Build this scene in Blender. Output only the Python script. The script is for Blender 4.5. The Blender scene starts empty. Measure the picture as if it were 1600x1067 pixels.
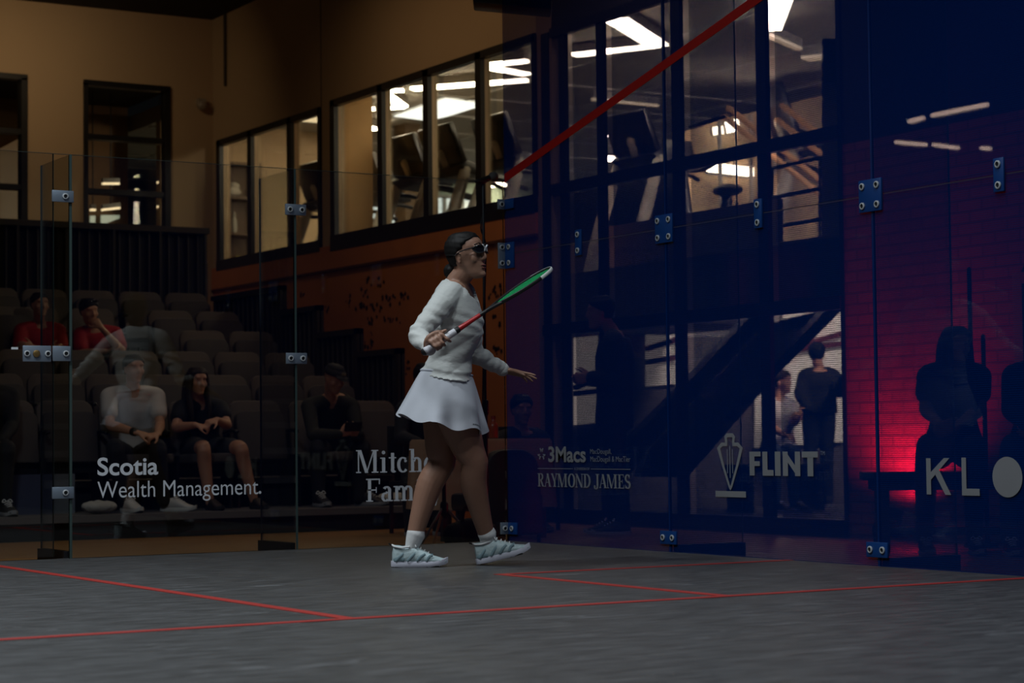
import bpy, bmesh, math, random
from mathutils import Vector, Matrix, noise
random.seed(7)
S = bpy.context.scene
COL = S.collection
PI = math.pi
def V(*a): return Vector(a)

# ------------------------------------------------------------------ camera
CAM = V(-6.33836, -10.54694, 0.58907)
RT = V(0.8560545, -0.51676533, -0.01114845)
UPV = V(-0.01528604, -0.04686958, 0.99878405)
FW = V(0.51665949, 0.85484316, 0.04802221)
FPX = 3238.62
cd = bpy.data.cameras.new('camera'); cam = bpy.data.objects.new('camera', cd); COL.objects.link(cam)
cd.sensor_width = 36.0; cd.lens = FPX / 1600 * 36.0
M = Matrix((RT, UPV, -FW)).transposed().to_4x4(); M.translation = CAM
cam.matrix_world = M
cd.dof.use_dof = True; cd.dof.focus_distance = 9.9; cd.dof.aperture_fstop = 3.8
cd.clip_start = 0.05; cd.clip_end = 200
S.camera = cam
S.view_settings.view_transform = 'Standard'; S.view_settings.look = 'None'
S.view_settings.gamma = 1.0; S.view_settings.use_curve_mapping = False
S.view_settings.exposure = 0.0
S.cycles.use_denoising = True
S.cycles.max_bounces = 8; S.cycles.transparent_max_bounces = 40
S.cycles.caustics_reflective = False; S.cycles.caustics_refractive = False
S.cycles.sample_clamp_indirect = 3.0

# real places from the photograph's sight lines (used to measure positions on known planes)
def sight(px, py): return FW + RT * ((px - 800) / FPX) - UPV * ((py - 533.5) / FPX)
def on(px, py, ax, val):
    d = sight(px, py); return CAM + d * ((val - CAM[ax]) / d[ax])
def at(px, py, depth): return CAM + sight(px, py) * depth

# ------------------------------------------------------------------ world and lights
W = bpy.data.worlds.new('world'); S.world = W; W.use_nodes = True
W.node_tree.nodes['Background'].inputs[0].default_value = (0.55, 0.6, 0.7, 1)
W.node_tree.nodes['Background'].inputs[1].default_value = 0.004

def area(name, loc, target, size, sizey, power, color, spread=PI):
    l = bpy.data.lights.new(name, 'AREA'); l.shape = 'RECTANGLE'; l.size = size; l.size_y = sizey
    l.energy = power; l.color = color; l.spread = spread
    o = bpy.data.objects.new(name, l); COL.objects.link(o); o.location = loc
    o.rotation_euler = (Vector(target) - Vector(loc)).to_track_quat('-Z', 'Y').to_euler()
    o.visible_camera = True
    return o
COOL = (0.86, 0.95, 1.0); WARM = (1.0, 0.72, 0.42)
# light panels over the court
for (x, y, e) in ((-4.7, -1.9, 120), (-4.9, -5.6, 85), (-1.6, -4.6, 30), (-1.9, -8.0, 30)):
    area('court_panel', (x, y, 5.38), (x, y, 0), 1.1, 0.4, e, COOL, 2.3)
# warm wall washers of the gym, then fills for the screen wall and stand
area('wall_wash', (0.2, 9.6, 5.35), (0.6, 11.5, 3.9), 1.6, 0.3, 7, WARM, 2.4)
area('side_wash', (1.4, 5.6, 5.35), (3.0, 5.6, 2.2), 3.5, 0.3, 6, (1.0, 0.66, 0.36), 2.2)
area('screen_fill', (2.3, 2.2, 5.35), (3.5, 2.3, 2.0), 1.8, 0.2, 12, (1.0, 0.74, 0.58), 1.9)  # added light that lifts the slab edge and glazed screen, no fitting there
area('stand_fill', (0.2, 3.2, 5.3), (0.2, 5.2, 0.5), 2.0, 0.8, 6.5, (1.0, 0.8, 0.62), 2.0)

# ------------------------------------------------------------------ materials
MATS = {}
def mat(name, col, rough=0.6, metal=0.0, spec=0.5, bump=None, mottled=None, sheen=0.0, emit=None):
    if name in MATS: return MATS[name]
    m = bpy.data.materials.new(name); m.use_nodes = True; nt = m.node_tree; b = nt.nodes['Principled BSDF']
    b.inputs['Base Color'].default_value = (*col, 1); b.inputs['Roughness'].default_value = rough
    b.inputs['Metallic'].default_value = metal; b.inputs['Specular IOR Level'].default_value = spec
    if sheen: b.inputs['Sheen Weight'].default_value = sheen
    tc = nt.nodes.new('ShaderNodeTexCoord')
    n = nt.nodes.new('ShaderNodeTexNoise'); n.inputs['Scale'].default_value = (mottled or (6, 0))[0]; n.inputs['Detail'].default_value = 5
    nt.links.new(tc.outputs['Object'], n.inputs['Vector'])
    amt = (mottled or (6, 0.12))[1]
    r = nt.nodes.new('ShaderNodeMix'); r.data_type = 'RGBA'
    r.inputs['A'].default_value = (*[c * (1 - amt) for c in col], 1); r.inputs['B'].default_value = (*[min(1, c * (1 + amt)) for c in col], 1)
    nt.links.new(n.outputs['Fac'], r.inputs['Factor']); nt.links.new(r.outputs['Result'], b.inputs['Base Color'])
    if bump:
        n2 = nt.nodes.new('ShaderNodeTexNoise'); n2.inputs['Scale'].default_value = bump[0]; n2.inputs['Detail'].default_value = 4
        mp = nt.nodes.new('ShaderNodeMapping'); mp.inputs['Scale'].default_value = bump[2] if len(bump) > 2 else (1, 1, 1)
        nt.links.new(tc.outputs['Object'], mp.inputs['Vector']); nt.links.new(mp.outputs['Vector'], n2.inputs['Vector'])
        bp = nt.nodes.new('ShaderNodeBump'); bp.inputs['Strength'].default_value = bump[1]; bp.inputs['Distance'].default_value = 0.02
        nt.links.new(n2.outputs['Fac'], bp.inputs['Height']); nt.links.new(bp.outputs['Normal'], b.inputs['Normal'])
    if emit:
        b.inputs['Emission Color'].default_value = (*emit[0], 1); b.inputs['Emission Strength'].default_value = emit[1]
    MATS[name] = m; return m

def fresnel_mix(nt, base, rough=0.0, ior=1.5, boost=1.0):
    g = nt.nodes.new('ShaderNodeBsdfGlossy'); g.inputs['Roughness'].default_value = rough
    lw = nt.nodes.new('ShaderNodeFresnel'); lw.inputs['IOR'].default_value = ior
    k = nt.nodes.new('ShaderNodeMath'); k.operation = 'MULTIPLY'; k.inputs[1].default_value = boost
    nt.links.new(lw.outputs[0], k.inputs[0])
    mx = nt.nodes.new('ShaderNodeMixShader'); nt.links.new(k.outputs[0], mx.inputs[0])
    nt.links.new(base, mx.inputs[1]); nt.links.new(g.outputs[0], mx.inputs[2])
    return mx.outputs[0]
def glass_mat(name, tint, boost=1.0):
    m = bpy.data.materials.new(name); m.use_nodes = True; nt = m.node_tree; nt.nodes.remove(nt.nodes['Principled BSDF'])
    t = nt.nodes.new('ShaderNodeBsdfTransparent'); t.inputs[0].default_value = (*tint, 1)
    nt.links.new(fresnel_mix(nt, t.outputs[0], boost=boost), nt.nodes['Material Output'].inputs[0]); return m
def film_mat():
    # blue perforated film on glass: rows of small holes let part of the view through
    m = bpy.data.materials.new('blue_film'); m.use_nodes = True; nt = m.node_tree; nt.nodes.remove(nt.nodes['Principled BSDF'])
    t = nt.nodes.new('ShaderNodeBsdfTransparent'); t.inputs[0].default_value = (0.82, 0.80, 0.86, 1)
    d = nt.nodes.new('ShaderNodeBsdfDiffuse'); d.inputs[0].default_value = (0.0, 0.027, 0.165, 1)
    tc = nt.nodes.new('ShaderNodeTexCoord'); sp = nt.nodes.new('ShaderNodeSeparateXYZ'); nt.links.new(tc.outputs['Object'], sp.inputs[0])
    mu = nt.nodes.new('ShaderNodeMath'); mu.operation = 'MULTIPLY'; mu.inputs[1].default_value = 2 * PI / 0.0095
    si = nt.nodes.new('ShaderNodeMath'); si.operation = 'SINE'
    nt.links.new(sp.outputs['Z'], mu.inputs[0]); nt.links.new(mu.outputs[0], si.inputs[0])
    ma = nt.nodes.new('ShaderNodeMath'); ma.operation = 'MULTIPLY_ADD'; ma.inputs[1].default_value = 0.13; ma.inputs[2].default_value = 0.37
    nt.links.new(si.outputs[0], ma.inputs[0])
    mx = nt.nodes.new('ShaderNodeMixShader'); nt.links.new(ma.outputs[0], mx.inputs[0])
    nt.links.new(t.outputs[0], mx.inputs[1]); nt.links.new(d.outputs[0], mx.inputs[2])
    nt.links.new(fresnel_mix(nt, mx.outputs[0], boost=0.07), nt.nodes['Material Output'].inputs[0]); return m
GLASS = glass_mat('court_glass', (0.93, 0.95, 0.95), 1.15)
FILM = film_mat()
PANE = glass_mat('window_glass', (0.8, 0.82, 0.8), 0.5)
EDGE = mat('glass_edge', (0.045, 0.07, 0.065), 0.3)
BLUE = mat('blue_edge', (0.0, 0.02, 0.12), 0.3)
BLUEMETAL = mat('blue_clamp', (0.0, 0.04, 0.19), 0.45)
STEEL = mat('brushed_clamp', (0.24, 0.29, 0.36), 0.45, 0.55)
BOLT = mat('pale_bolt', (0.45, 0.47, 0.49), 0.45)
CHROME = mat('chrome', (0.8, 0.8, 0.82), 0.2, 1.0)
BLACK = mat('black_plastic', (0.006, 0.006, 0.007), 0.5)
BLACKM = mat('black_metal', (0.008, 0.008, 0.01), 0.45)
REDLINE = mat('red_tape', (0.36, 0.004, 0.003), 0.5)
REDPAINT = mat('red_paint', (0.36, 0.028, 0.022), 0.5)
VINYL = mat('white_vinyl', (0.62, 0.64, 0.68), 0.7, emit=None)
BEIGE = mat('beige_wall', (0.50, 0.36, 0.22), 0.8, mottled=(2, 0.04))
CEIL = mat('dark_ceiling', (0.012, 0.011, 0.010), 0.9)
WOODW = mat('orange_panel', (0.58, 0.20, 0.055), 0.6, mottled=(3, 0.15), bump=(3, 0.05, (1, 8, 1)))
BRICK = None
SKIN_A = mat('skin_tan', (0.33, 0.175, 0.118), 0.48, mottled=(20, 0.08), bump=(60, 0.02))
SKIN_B = mat('skin_fair', (0.50, 0.25, 0.16), 0.5, mottled=(20, 0.08))
HAIRM = mat('dark_hair', (0.006, 0.005, 0.005), 0.62, spec=0.25, bump=(40, 0.25, (1, 1, 0.1)))
HAIRB = mat('brown_hair', (0.022, 0.013, 0.008), 0.65, spec=0.25, bump=(30, 0.3, (1, 1, 0.1)))
SHIRTW = mat('pale_jersey', (0.60, 0.615, 0.595), 0.8, bump=(14, 0.25, (1, 1, 2.2)), mottled=(9, 0.05), sheen=0.2)
SKIRTM = mat('pale_lavender_skirt', (0.56, 0.58, 0.64), 0.75, bump=(8, 0.12), mottled=(8, 0.04))
SOCK = mat('white_sock', (0.75, 0.75, 0.75), 0.85, bump=(80, 0.1))
SHOEU = mat('mint_shoe', (0.50, 0.62, 0.64), 0.6, mottled=(30, 0.35), bump=(70, 0.15))
SHOESOLE = mat('lilac_sole', (0.62, 0.62, 0.72), 0.55)
DARKCLOTH = mat('black_cloth', (0.006, 0.0065, 0.008), 0.85)
WHITETEE = mat('white_tee', (0.62, 0.60, 0.60), 0.85, bump=(9, 0.2))
REDTEE = mat('red_shirt', (0.36, 0.006, 0.012), 0.8)
OLIVE = mat('olive_sweater', (0.022, 0.022, 0.014), 0.9)
DENIM = mat('denim', (0.03, 0.06, 0.12), 0.85)

# ------------------------------------------------------------------ mesh helpers
def cat(pts, sub):
    pts = [Vector(p) for p in pts]
    if len(pts) < 3 or sub <= 1: return pts
    P = [2 * pts[0] - pts[1]] + pts + [2 * pts[-1] - pts[-2]]; out = []
    for i in range(1, len(P) - 2):
        for k in range(sub):
            t = k / sub
            out.append(0.5 * ((2 * P[i]) + (P[i + 1] - P[i - 1]) * t + (2 * P[i - 1] - 5 * P[i] + 4 * P[i + 1] - P[i + 2]) * t * t + (3 * P[i] - P[i - 1] - 3 * P[i + 1] + P[i + 2]) * t ** 3))
    out.append(pts[-1]); return out
class MB:
    def __init__(s): s.v = []; s.f = []
    def add(s, vs, fs):
        o = len(s.v); s.v += [Vector(v) for v in vs]; s.f += [tuple(i + o for i in f) for f in fs]; return s
    def skin(s, rings, cap=True, closed=True):
        n = len(rings[0]); vs = [p for r in rings for p in r]; fs = []
        for i in range(len(rings) - 1):
            for j in range(n if closed else n - 1):
                k = (j + 1) % n; fs.append((i * n + j, i * n + k, (i + 1) * n + k, (i + 1) * n + j))
        if cap: fs.append(tuple(range(n - 1, -1, -1))); fs.append(tuple((len(rings) - 1) * n + j for j in range(n)))
        return s.add(vs, fs)
    def tube(s, pts, rad, n=10, sub=4, ref=None, round_ends=True):
        pts = [Vector(p) for p in pts]
        R = [(r, r) if not isinstance(r, tuple) else r for r in rad]
        P = cat(pts, sub); RR = cat([V(a, b, 0) for a, b in R], sub if len(pts) > 2 else 1)
        if round_ends:
            d0 = (P[0] - P[1]).normalized(); d1 = (P[-1] - P[-2]).normalized(); r0 = RR[0]; r1 = RR[-1]
            P = [P[0] + d0 * r0.x * .8, P[0] + d0 * r0.x * .5] + P + [P[-1] + d1 * r1.x * .5, P[-1] + d1 * r1.x * .8]
            RR = [r0 * .35, r0 * .8] + RR + [r1 * .8, r1 * .35]
        rings = []; u = None
        for i, p in enumerate(P):
            t = (P[min(i + 1, len(P) - 1)] - P[max(i - 1, 0)]).normalized()
            if u is None:
                u = Vector(ref) if ref is not None else (V(0, 0, 1) if abs(t.z) < 0.9 else V(1, 0, 0))
            u = (u - t * u.dot(t)); u.normalize(); w = t.cross(u)
            rings.append([p + u * (math.cos(a) * RR[i].x) + w * (math.sin(a) * RR[i].y) for a in [2 * PI * k / n for k in range(n)]])
        return s.skin(rings)
    def ell(s, c, ax, ay, az, nu=16, nv=10):
        c = Vector(c); ax = Vector(ax); ay = Vector(ay); az = Vector(az)
        rings = []
        for i in range(nv + 1):
            th = PI * (i + 0.02) / (nv + 0.04)
            rings.append([c - az * math.cos(th) + (ax * math.cos(p) + ay * math.sin(p)) * math.sin(th) for p in [2 * PI * k / nu for k in range(nu)]])
        return s.skin(rings)
    def ball(s, c, r, n=12): return s.ell(c, (r, 0, 0), (0, r, 0), (0, 0, r), n, max(6, n // 2))
    def box(s, lo, hi):
        (a, b, c), (d, e, f) = lo, hi
        return s.add([(a, b, c), (d, b, c), (d, e, c), (a, e, c), (a, b, f), (d, b, f), (d, e, f), (a, e, f)],
                     [(3, 2, 1, 0), (4, 5, 6, 7), (0, 1, 5, 4), (1, 2, 6, 5), (2, 3, 7, 6), (3, 0, 4, 7)])
    def obox(s, c, ax, ay, az):
        c = Vector(c); ax = Vector(ax); ay = Vector(ay); az = Vector(az)
        v = [c + ax * i + ay * j + az * k for k in (-1, 1) for j in (-1, 1) for i in (-1, 1)]
        return s.add(v, [(0, 2, 3, 1), (4, 5, 7, 6), (0, 1, 5, 4), (2, 6, 7, 3), (0, 4, 6, 2), (1, 3, 7, 5)])
    def beam(s, a, b, w, h, up=(0, 0, 1)):
        a = Vector(a); b = Vector(b); d = b - a; t = d.normalized(); u = Vector(up)
        if abs(t.dot(u)) > 0.95: u = V(1, 0, 0)
        sd = t.cross(u).normalized(); u = sd.cross(t)
        return s.obox((a + b) / 2, d / 2, sd * w / 2, u * h / 2)
    def prism(s, poly, o, ax, ay, n):
        o = Vector(o); ax = Vector(ax); ay = Vector(ay); n = Vector(n); k = len(poly)
        b = [o + ax * x + ay * y for x, y in poly]
        return s.add(b + [p + n for p in b], [tuple(range(k - 1, -1, -1)), tuple(range(k, 2 * k))] + [(i, (i + 1) % k, k + (i + 1) % k, k + i) for i in range(k)])
    def build(s, name, m, parent=None, voxel=None, smooth=True, iters=2, disp=None, bevel=None, fac=0.5):
        me = bpy.data.meshes.new(name); me.from_pydata([tuple(v) for v in s.v], [], s.f)
        bm = bmesh.new(); bm.from_mesh(me); bmesh.ops.recalc_face_normals(bm, faces=bm.faces); bm.to_mesh(me); bm.free()
        o = bpy.data.objects.new(name, me); COL.objects.link(o)
        if voxel or bevel:
            if voxel:
                r = o.modifiers.new('r', 'REMESH'); r.mode = 'VOXEL'; r.voxel_size = voxel
                if iters: q = o.modifiers.new('s', 'SMOOTH'); q.iterations = iters; q.factor = fac
            else:
                q = o.modifiers.new('b', 'BEVEL'); q.width = bevel; q.segments = 2; q.limit_method = 'ANGLE'
            dg = bpy.context.evaluated_depsgraph_get(); me2 = bpy.data.meshes.new_from_object(o.evaluated_get(dg))
            o.modifiers.clear(); o.data = me2; bpy.data.meshes.remove(me); me = me2; me.name = name
            if disp:
                nn = [v.normal.copy() for v in me.vertices]
                for v, nr in zip(me.vertices, nn): v.co = v.co + nr * disp(v.co, nr)
        if smooth: me.polygons.foreach_set('use_smooth', [True] * len(me.polygons))
        me.materials.clear(); me.materials.append(m)
        if smooth and not voxel: me.set_sharp_from_angle(angle=0.7)
        if parent is not None: o.parent = parent
        return o
def tag(o, label, catg, group=None, kind=None):
    o['label'] = label; o['category'] = catg
    if group: o['group'] = group
    if kind: o['kind'] = kind
    return o
def thing(name, label, catg, group=None, loc=(0, 0, 0), rz=0.0):
    o = bpy.data.objects.new(name, None); COL.objects.link(o); o.location = loc; o.rotation_euler = (0, 0, rz)
    o.empty_display_size = 0.05
    return tag(o, label, catg, group)
def struct(o, parent=None):
    if parent is None: o['kind'] = 'structure'
    return o
KIDS = {}
def copy_tree(o, parent=None):
    c = o.copy(); COL.objects.link(c)
    if parent is not None: c.parent = parent
    for ch in [x for x in bpy.data.objects if x.parent == o]: copy_tree(ch, c)
    return c
def box(name, lo, hi, m, parent=None, bevel=None):
    lo, hi = tuple(min(a, b) for a, b in zip(lo, hi)), tuple(max(a, b) for a, b in zip(lo, hi))
    return MB().box(lo, hi).build(name, m, parent, smooth=bool(bevel), bevel=bevel)

# ------------------------------------------------------------------ the court floor and the building shell
XW, YB, ZC = 3.0, 11.505, 5.48
GF = -0.10                                                         # sports hall floor level
def floor_mat():
    m = mat('court_floor', (0.075, 0.076, 0.082), 0.42, mottled=(2.2, 0.22)); nt = m.node_tree; b = nt.nodes['Principled BSDF']
    tc = nt.nodes.new('ShaderNodeTexCoord'); mp = nt.nodes.new('ShaderNodeMapping'); mp.inputs['Scale'].default_value = (2.0, 9.0, 1); mp.inputs['Rotation'].default_value = (0, 0, -0.5)
    n = nt.nodes.new('ShaderNodeTexNoise'); n.inputs['Scale'].default_value = 2.6; n.inputs['Detail'].default_value = 10; n.inputs['Roughness'].default_value = 0.68
    nt.links.new(tc.outputs['Object'], mp.inputs[0]); nt.links.new(mp.outputs[0], n.inputs[0])
    cr = nt.nodes.new('ShaderNodeValToRGB'); e = cr.color_ramp.elements
    e[0].position = 0.40; e[0].color = (0.037, 0.0365, 0.037, 1); e[1].position = 0.64; e[1].color = (0.088, 0.089, 0.093, 1)
    nt.links.new(n.outputs[0], cr.inputs[0])
    # pale scuffs: thin bright streaks left by shoes and balls
    mp2 = nt.nodes.new('ShaderNodeMapping'); mp2.inputs['Scale'].default_value = (1.2, 4.5, 1); mp2.inputs['Rotation'].default_value = (0, 0, 0.35)
    v = nt.nodes.new('ShaderNodeTexNoise'); v.inputs['Scale'].default_value = 2.4; v.inputs['Detail'].default_value = 12; v.inputs['Roughness'].default_value = 0.75; v.inputs['Distortion'].default_value = 1.6
    nt.links.new(tc.outputs['Object'], mp2.inputs[0]); nt.links.new(mp2.outputs[0], v.inputs[0])
    c2 = nt.nodes.new('ShaderNodeValToRGB'); e = c2.color_ramp.elements; e[0].position = 0.57; e[0].color = (0, 0, 0, 1); e[1].position = 0.70; e[1].color = (1, 1, 1, 1)
    nt.links.new(v.outputs[0], c2.inputs[0])
    mx = nt.nodes.new('ShaderNodeMix'); mx.data_type = 'RGBA'; mx.inputs['B'].default_value = (0.22, 0.225, 0.24, 1)
    sc = nt.nodes.new('ShaderNodeMath'); sc.operation = 'MULTIPLY'; sc.inputs[1].default_value = 0.75
    nt.links.new(c2.outputs[0], sc.inputs[0]); nt.links.new(sc.outputs[0], mx.inputs['Factor']); nt.links.new(cr.outputs[0], mx.inputs['A'])
    nt.links.new(mx.outputs['Result'], b.inputs['Base Color'])
    return m
def plank_mat():
    m = mat('wood_floor', (0.34, 0.17, 0.06), 0.32); nt = m.node_tree; b = nt.nodes['Principled BSDF']
    tc = nt.nodes.new('ShaderNodeTexCoord'); br = nt.nodes.new('ShaderNodeTexBrick')
    br.inputs['Color1'].default_value = (0.36, 0.18, 0.065, 1); br.inputs['Color2'].default_value = (0.28, 0.135, 0.045, 1); br.inputs['Mortar'].default_value = (0.09, 0.04, 0.015, 1)
    br.inputs['Scale'].default_value = 1; br.inputs['Brick Width'].default_value = 1.1; br.inputs['Row Height'].default_value = 0.06; br.inputs['Mortar Size'].default_value = 0.002
    nt.links.new(tc.outputs['Object'], br.inputs[0]); nt.links.new(br.outputs[0], b.inputs['Base Color']); return m
def brick_mat():
    m = mat('brick_wall', (0.22, 0.10, 0.08), 0.8); nt = m.node_tree; b = nt.nodes['Principled BSDF']
    tc = nt.nodes.new('ShaderNodeTexCoord'); mp = nt.nodes.new('ShaderNodeMapping'); mp.inputs['Rotation'].default_value = (0, PI / 2, PI / 2)
    sp = nt.nodes.new('ShaderNodeSeparateXYZ'); cb = nt.nodes.new('ShaderNodeCombineXYZ')
    nt.links.new(tc.outputs['Object'], sp.inputs[0]); nt.links.new(sp.outputs['Y'], cb.inputs['X']); nt.links.new(sp.outputs['Z'], cb.inputs['Y'])
    br = nt.nodes.new('ShaderNodeTexBrick'); br.inputs['Color1'].default_value = (0.30, 0.15, 0.13, 1); br.inputs['Color2'].default_value = (0.24, 0.11, 0.10, 1); br.inputs['Mortar'].default_value = (0.15, 0.08, 0.075, 1)
    br.inputs['Scale'].default_value = 1; br.inputs['Brick Width'].default_value = 0.22; br.inputs['Row Height'].default_value = 0.075; br.inputs['Mortar Size'].default_value = 0.008
    nt.links.new(cb.outputs[0], br.inputs[0]); nt.links.new(br.outputs[0], b.inputs['Base Color']); return m
BRICK = brick_mat(); CF = floor_mat(); PLANK = plank_mat()

struct(box('floor', (-9, -10.2, -0.2), (0.06, 0.045, 0.0), CF))
struct(box('floor_gym', (-9, 0.045, -0.3), (XW, YB, GF), PLANK))
struct(box('floor_gym_side', (0.06, -10.2, -0.3), (XW, 0.045, GF), PLANK))
struct(box('ceiling', (-9, -10.2, ZC), (XW + .15, YB + .15, ZC + .15), CEIL))
def line(n, a, b, w=0.05):
    a = Vector(a); b = Vector(b)
    struct(MB().beam(a + V(0, 0, .0012), b + V(0, 0, .0012), w, 0.0024).build(n, REDPAINT, None, smooth=False))
line('trim_1', (-6.4, -4.285, 0), (0, -4.285, 0))                 # short line
line('trim_2', (-3.2, -4.26, 0), (-3.2, 0, 0))                     # half-court line
line('trim_3', (-1.625, -4.26, 0), (-1.625, -2.61, 0))             # service box side
line('trim_4', (-1.60, -2.635, 0), (0, -2.635, 0))                 # service box back

# glass walls
struct(box('wall_back', (-2.69, 0.0, 0.0), (-1.385, 0.012, 2.13), GLASS))
struct(box('wall_back_right', (-1.372, 0.0, 0.0), (-0.013, 0.012, 2.13), GLASS))
struct(box('door_1', (-3.66, 0.0, 0.012), (-2.775, 0.012, 2.13), GLASS))
struct(box('wall_back_left', (-6.4, 0.0, 0.0), (-3.67, 0.012, 2.13), GLASS))
k = 0
for (y0, y1) in ((0.012, -1.628), (-1.642, -3.268), (-3.282, -4.9), (-4.91, -6.53), (-6.54, -8.15), (-8.16, -9.75)):
    for (z0, z1) in ((0.0, 1.698), (1.704, 4.75)):
        k += 1
        struct(box('wall_side' if k == 1 else 'wall_side_panel', (0.0, y0, z0), (0.012, y1, z1), FILM))
# bright cut edges of the panels
for n, (lo, hi) in {'trim_5': ((-6.4, 0.0005, 2.13), (-0.013, 0.0115, 2.132)), 'trim_6': ((-1.384, -0.001, 0), (-1.372, 0.013, 2.13)),
                    'trim_7': ((-2.69, -0.001, 0), (-2.676, 0.013, 2.13)), 'trim_8': ((-2.778, 0, 0.012), (-2.7745, 0.012, 2.13))}.items():
    struct(box(n, lo, hi, EDGE))
for i, y in enumerate((-1.635, -3.275)):
    struct(box('trim_%d' % (9 + i), (0.001, y - .0065, 0), (0.013, y + .0065, 4.75), BLUE))
struct(box('trim_11', (0.002, -9.7, 1.699), (0.011, 0.0, 1.7030), mat('seam', (.06, .06, .10), .4)))
# fins that stiffen the panels, outside the court
FINGLASS = glass_mat('fin_glass', (0.95, 0.97, 0.96), 0.4)
FINEDGE = mat('fin_edge', (0.06, 0.066, 0.064), 0.4)
def fin(o, d, h, lab, grp):
    f = thing('glass_fin', lab, 'glass fin', grp, o)
    sd = V(-d[1], d[0], 0)
    MB().obox(V(*d) * .24 + V(0, 0, h / 2 + .01), V(*d) * .225, sd * .005, V(0, 0, h / 2)).build('fin_pane', FINGLASS, f, smooth=False)
    MB().obox(V(*d) * .467 + V(0, 0, h / 2 + .01), V(*d) * .0015, sd * .005, V(0, 0, h / 2)).build('fin_edge', FINEDGE, f, smooth=False)
    MB().obox(V(*d) * .25 + V(0, 0, -.03), V(*d) * .22, sd * .022, V(0, 0, .065)).build('floor_shoe', BLACKM, f, smooth=False)
fin((-1.378, 0.012, 0), (0, 1, 0), 2.12, 'clear glass fin on black shoe left of the capped man', 'glass fins')
fin((-2.683, 0.012, 0), (0, 1, 0), 2.12, 'clear glass fin on black shoe beside the door hinges', 'glass fins')
fin((0.012, -1.635, 0), (1, 0, 0), 4.7, 'glass fin on black shoe behind the first joint of the blue wall', 'glass fins')
fin((0.012, -3.275, 0), (1, 0, 0), 4.7, 'glass fin on black shoe behind the blue wall joint by the bench', 'glass fins')
# red out line on the side wall
ol = MB(); s_ = 2.44 / 9.75
ol.prism([(0, 2.13), (9.7, 2.13 + 9.7 * s_), (9.7, 2.182 + 9.7 * s_), (0, 2.182)], (-0.003, 0, 0), (0, -1, 0), (0, 0, 1), (0.0028, 0, 0))
struct(ol.build('trim_12', REDLINE, None, smooth=False))

# clamps with bolts
def clamp(c, u, n, w, h, bolts, m, lab, grp, extra=None):
    """c centre on the glass face, u horizontal direction along the wall, n towards the court"""
    c = Vector(c); u = Vector(u); n = Vector(n); z = V(0, 0, 1)
    t = thing('glass_clamp', lab, 'clamp', grp, c)
    b = MB().obox(n * .006, u * w / 2, n * .006, z * h / 2).build('plate', m, t, bevel=.003)
    for (a, e) in bolts:
        q = MB(); p = u * a + z * e
        ring = [(.0165, .0125), (.0165, .018), (.0145, .0195), (.0105, .0195), (.0105, .0135)]
        q.skin([[p + n * d + (u * math.cos(x) + z * math.sin(x)) * r for x in [2 * PI * i / 16 for i in range(16)]] for r, d in ring], cap=True)
        q.build('bolt', BOLT, t)
        q = MB(); q.skin([[p + n * d + (u * math.cos(x) + z * math.sin(x)) * r for x in [2 * PI * i / 12 for i in range(12)]] for r, d in ((.0098, .0125), (.0098, .0155))]); q.build('bolt_socket', BLACK, t)
    if extra: extra(t, u, n, z)
    return t
UX, NB = (1, 0, 0), (0, -1, 0)
GB = 'steel clamps on the clear glass'
clamp((-1.378, 0, 1.90), UX, NB, .128, .062, ((-.037, 0), (.037, 0)), STEEL, 'upper steel clamp with two bolts on the fin left of the capped man', GB)
clamp((-1.378, 0, 1.065), UX, NB, .128, .062, ((-.037, 0), (.037, 0)), STEEL, 'steel clamp with two bolts above the capped man', GB)
clamp((-2.728, 0, 1.906), UX, NB, .118, .062, ((.012, 0),), STEEL, 'topmost hinge clamp of the glass door', GB)
clamp((-2.728, 0, .345), UX, NB, .118, .062, ((.012, 0),), STEEL, 'lowest hinge clamp of the glass door', GB)
clamp((-2.735, 0, 1.075), UX, NB, .098, .08, ((.022, 0),), STEEL, 'steel strike plate right of the round door lock', GB)
def lock_extra(t, u, n, z):
    q = MB(); q.skin([[n * d + u * -.005 + (u * math.cos(x) + z * math.sin(x)) * r for x in [2 * PI * i / 18 for i in range(18)]] for r, d in ((.019, .0125), (.019, .02), (.014, .022), (.0, .022))], cap=False)
    q.build('lock_cylinder', mat('brass', (0.35, 0.22, 0.08), 0.35, 0.8), t)
clamp((-2.868, 0, 1.073), UX, NB, .152, .084, ((-.055, 0), (.057, 0)), STEEL, 'wide steel door lock with a brass cylinder', GB, lock_extra)
tag(MB().obox((-2.985, -.0012, 1.10), (.018, 0, 0), (0, .001, 0), (0, 0, .006)).build('door_sticker', VINYL, None, smooth=False), 'tiny pale sticker on the glass left of the door lock', 'sticker')
clamp((-.032, 0, 1.997), UX, NB, .05, .06, ((0, 0),), STEEL, 'single steel corner clamp near the top of the clear glass', GB)
clamp((-.032, 0, 1.69), UX, NB, .05, .155, ((-.002, .05), (-.002, -.045)), STEEL, 'tall steel corner clamp beside the racket head', GB)
clamp((-.034, 0, .075), UX, NB, .055, .07, ((0, 0),), STEEL, 'steel corner clamp at the floor behind the raised shoe', GB)
UY, NS = (0, -1, 0), (-1, 0, 0)
GS = 'blue clamps on the blue wall'
clamp((0, -.055, 1.997), UY, NS, .10, .06, (), BLUEMETAL, 'blue corner clamp just below the red line', GS)
clamp((0, -.055, 1.69), UY, NS, .10, .155, ((0, .05), (0, -.045)), BLUEMETAL, 'blue two bolt corner clamp beside the racket head', GS)
clamp((0, -.055, .075), UY, NS, .10, .07, ((0, 0),), BLUEMETAL, 'blue corner clamp above the raised shoe', GS)
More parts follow.
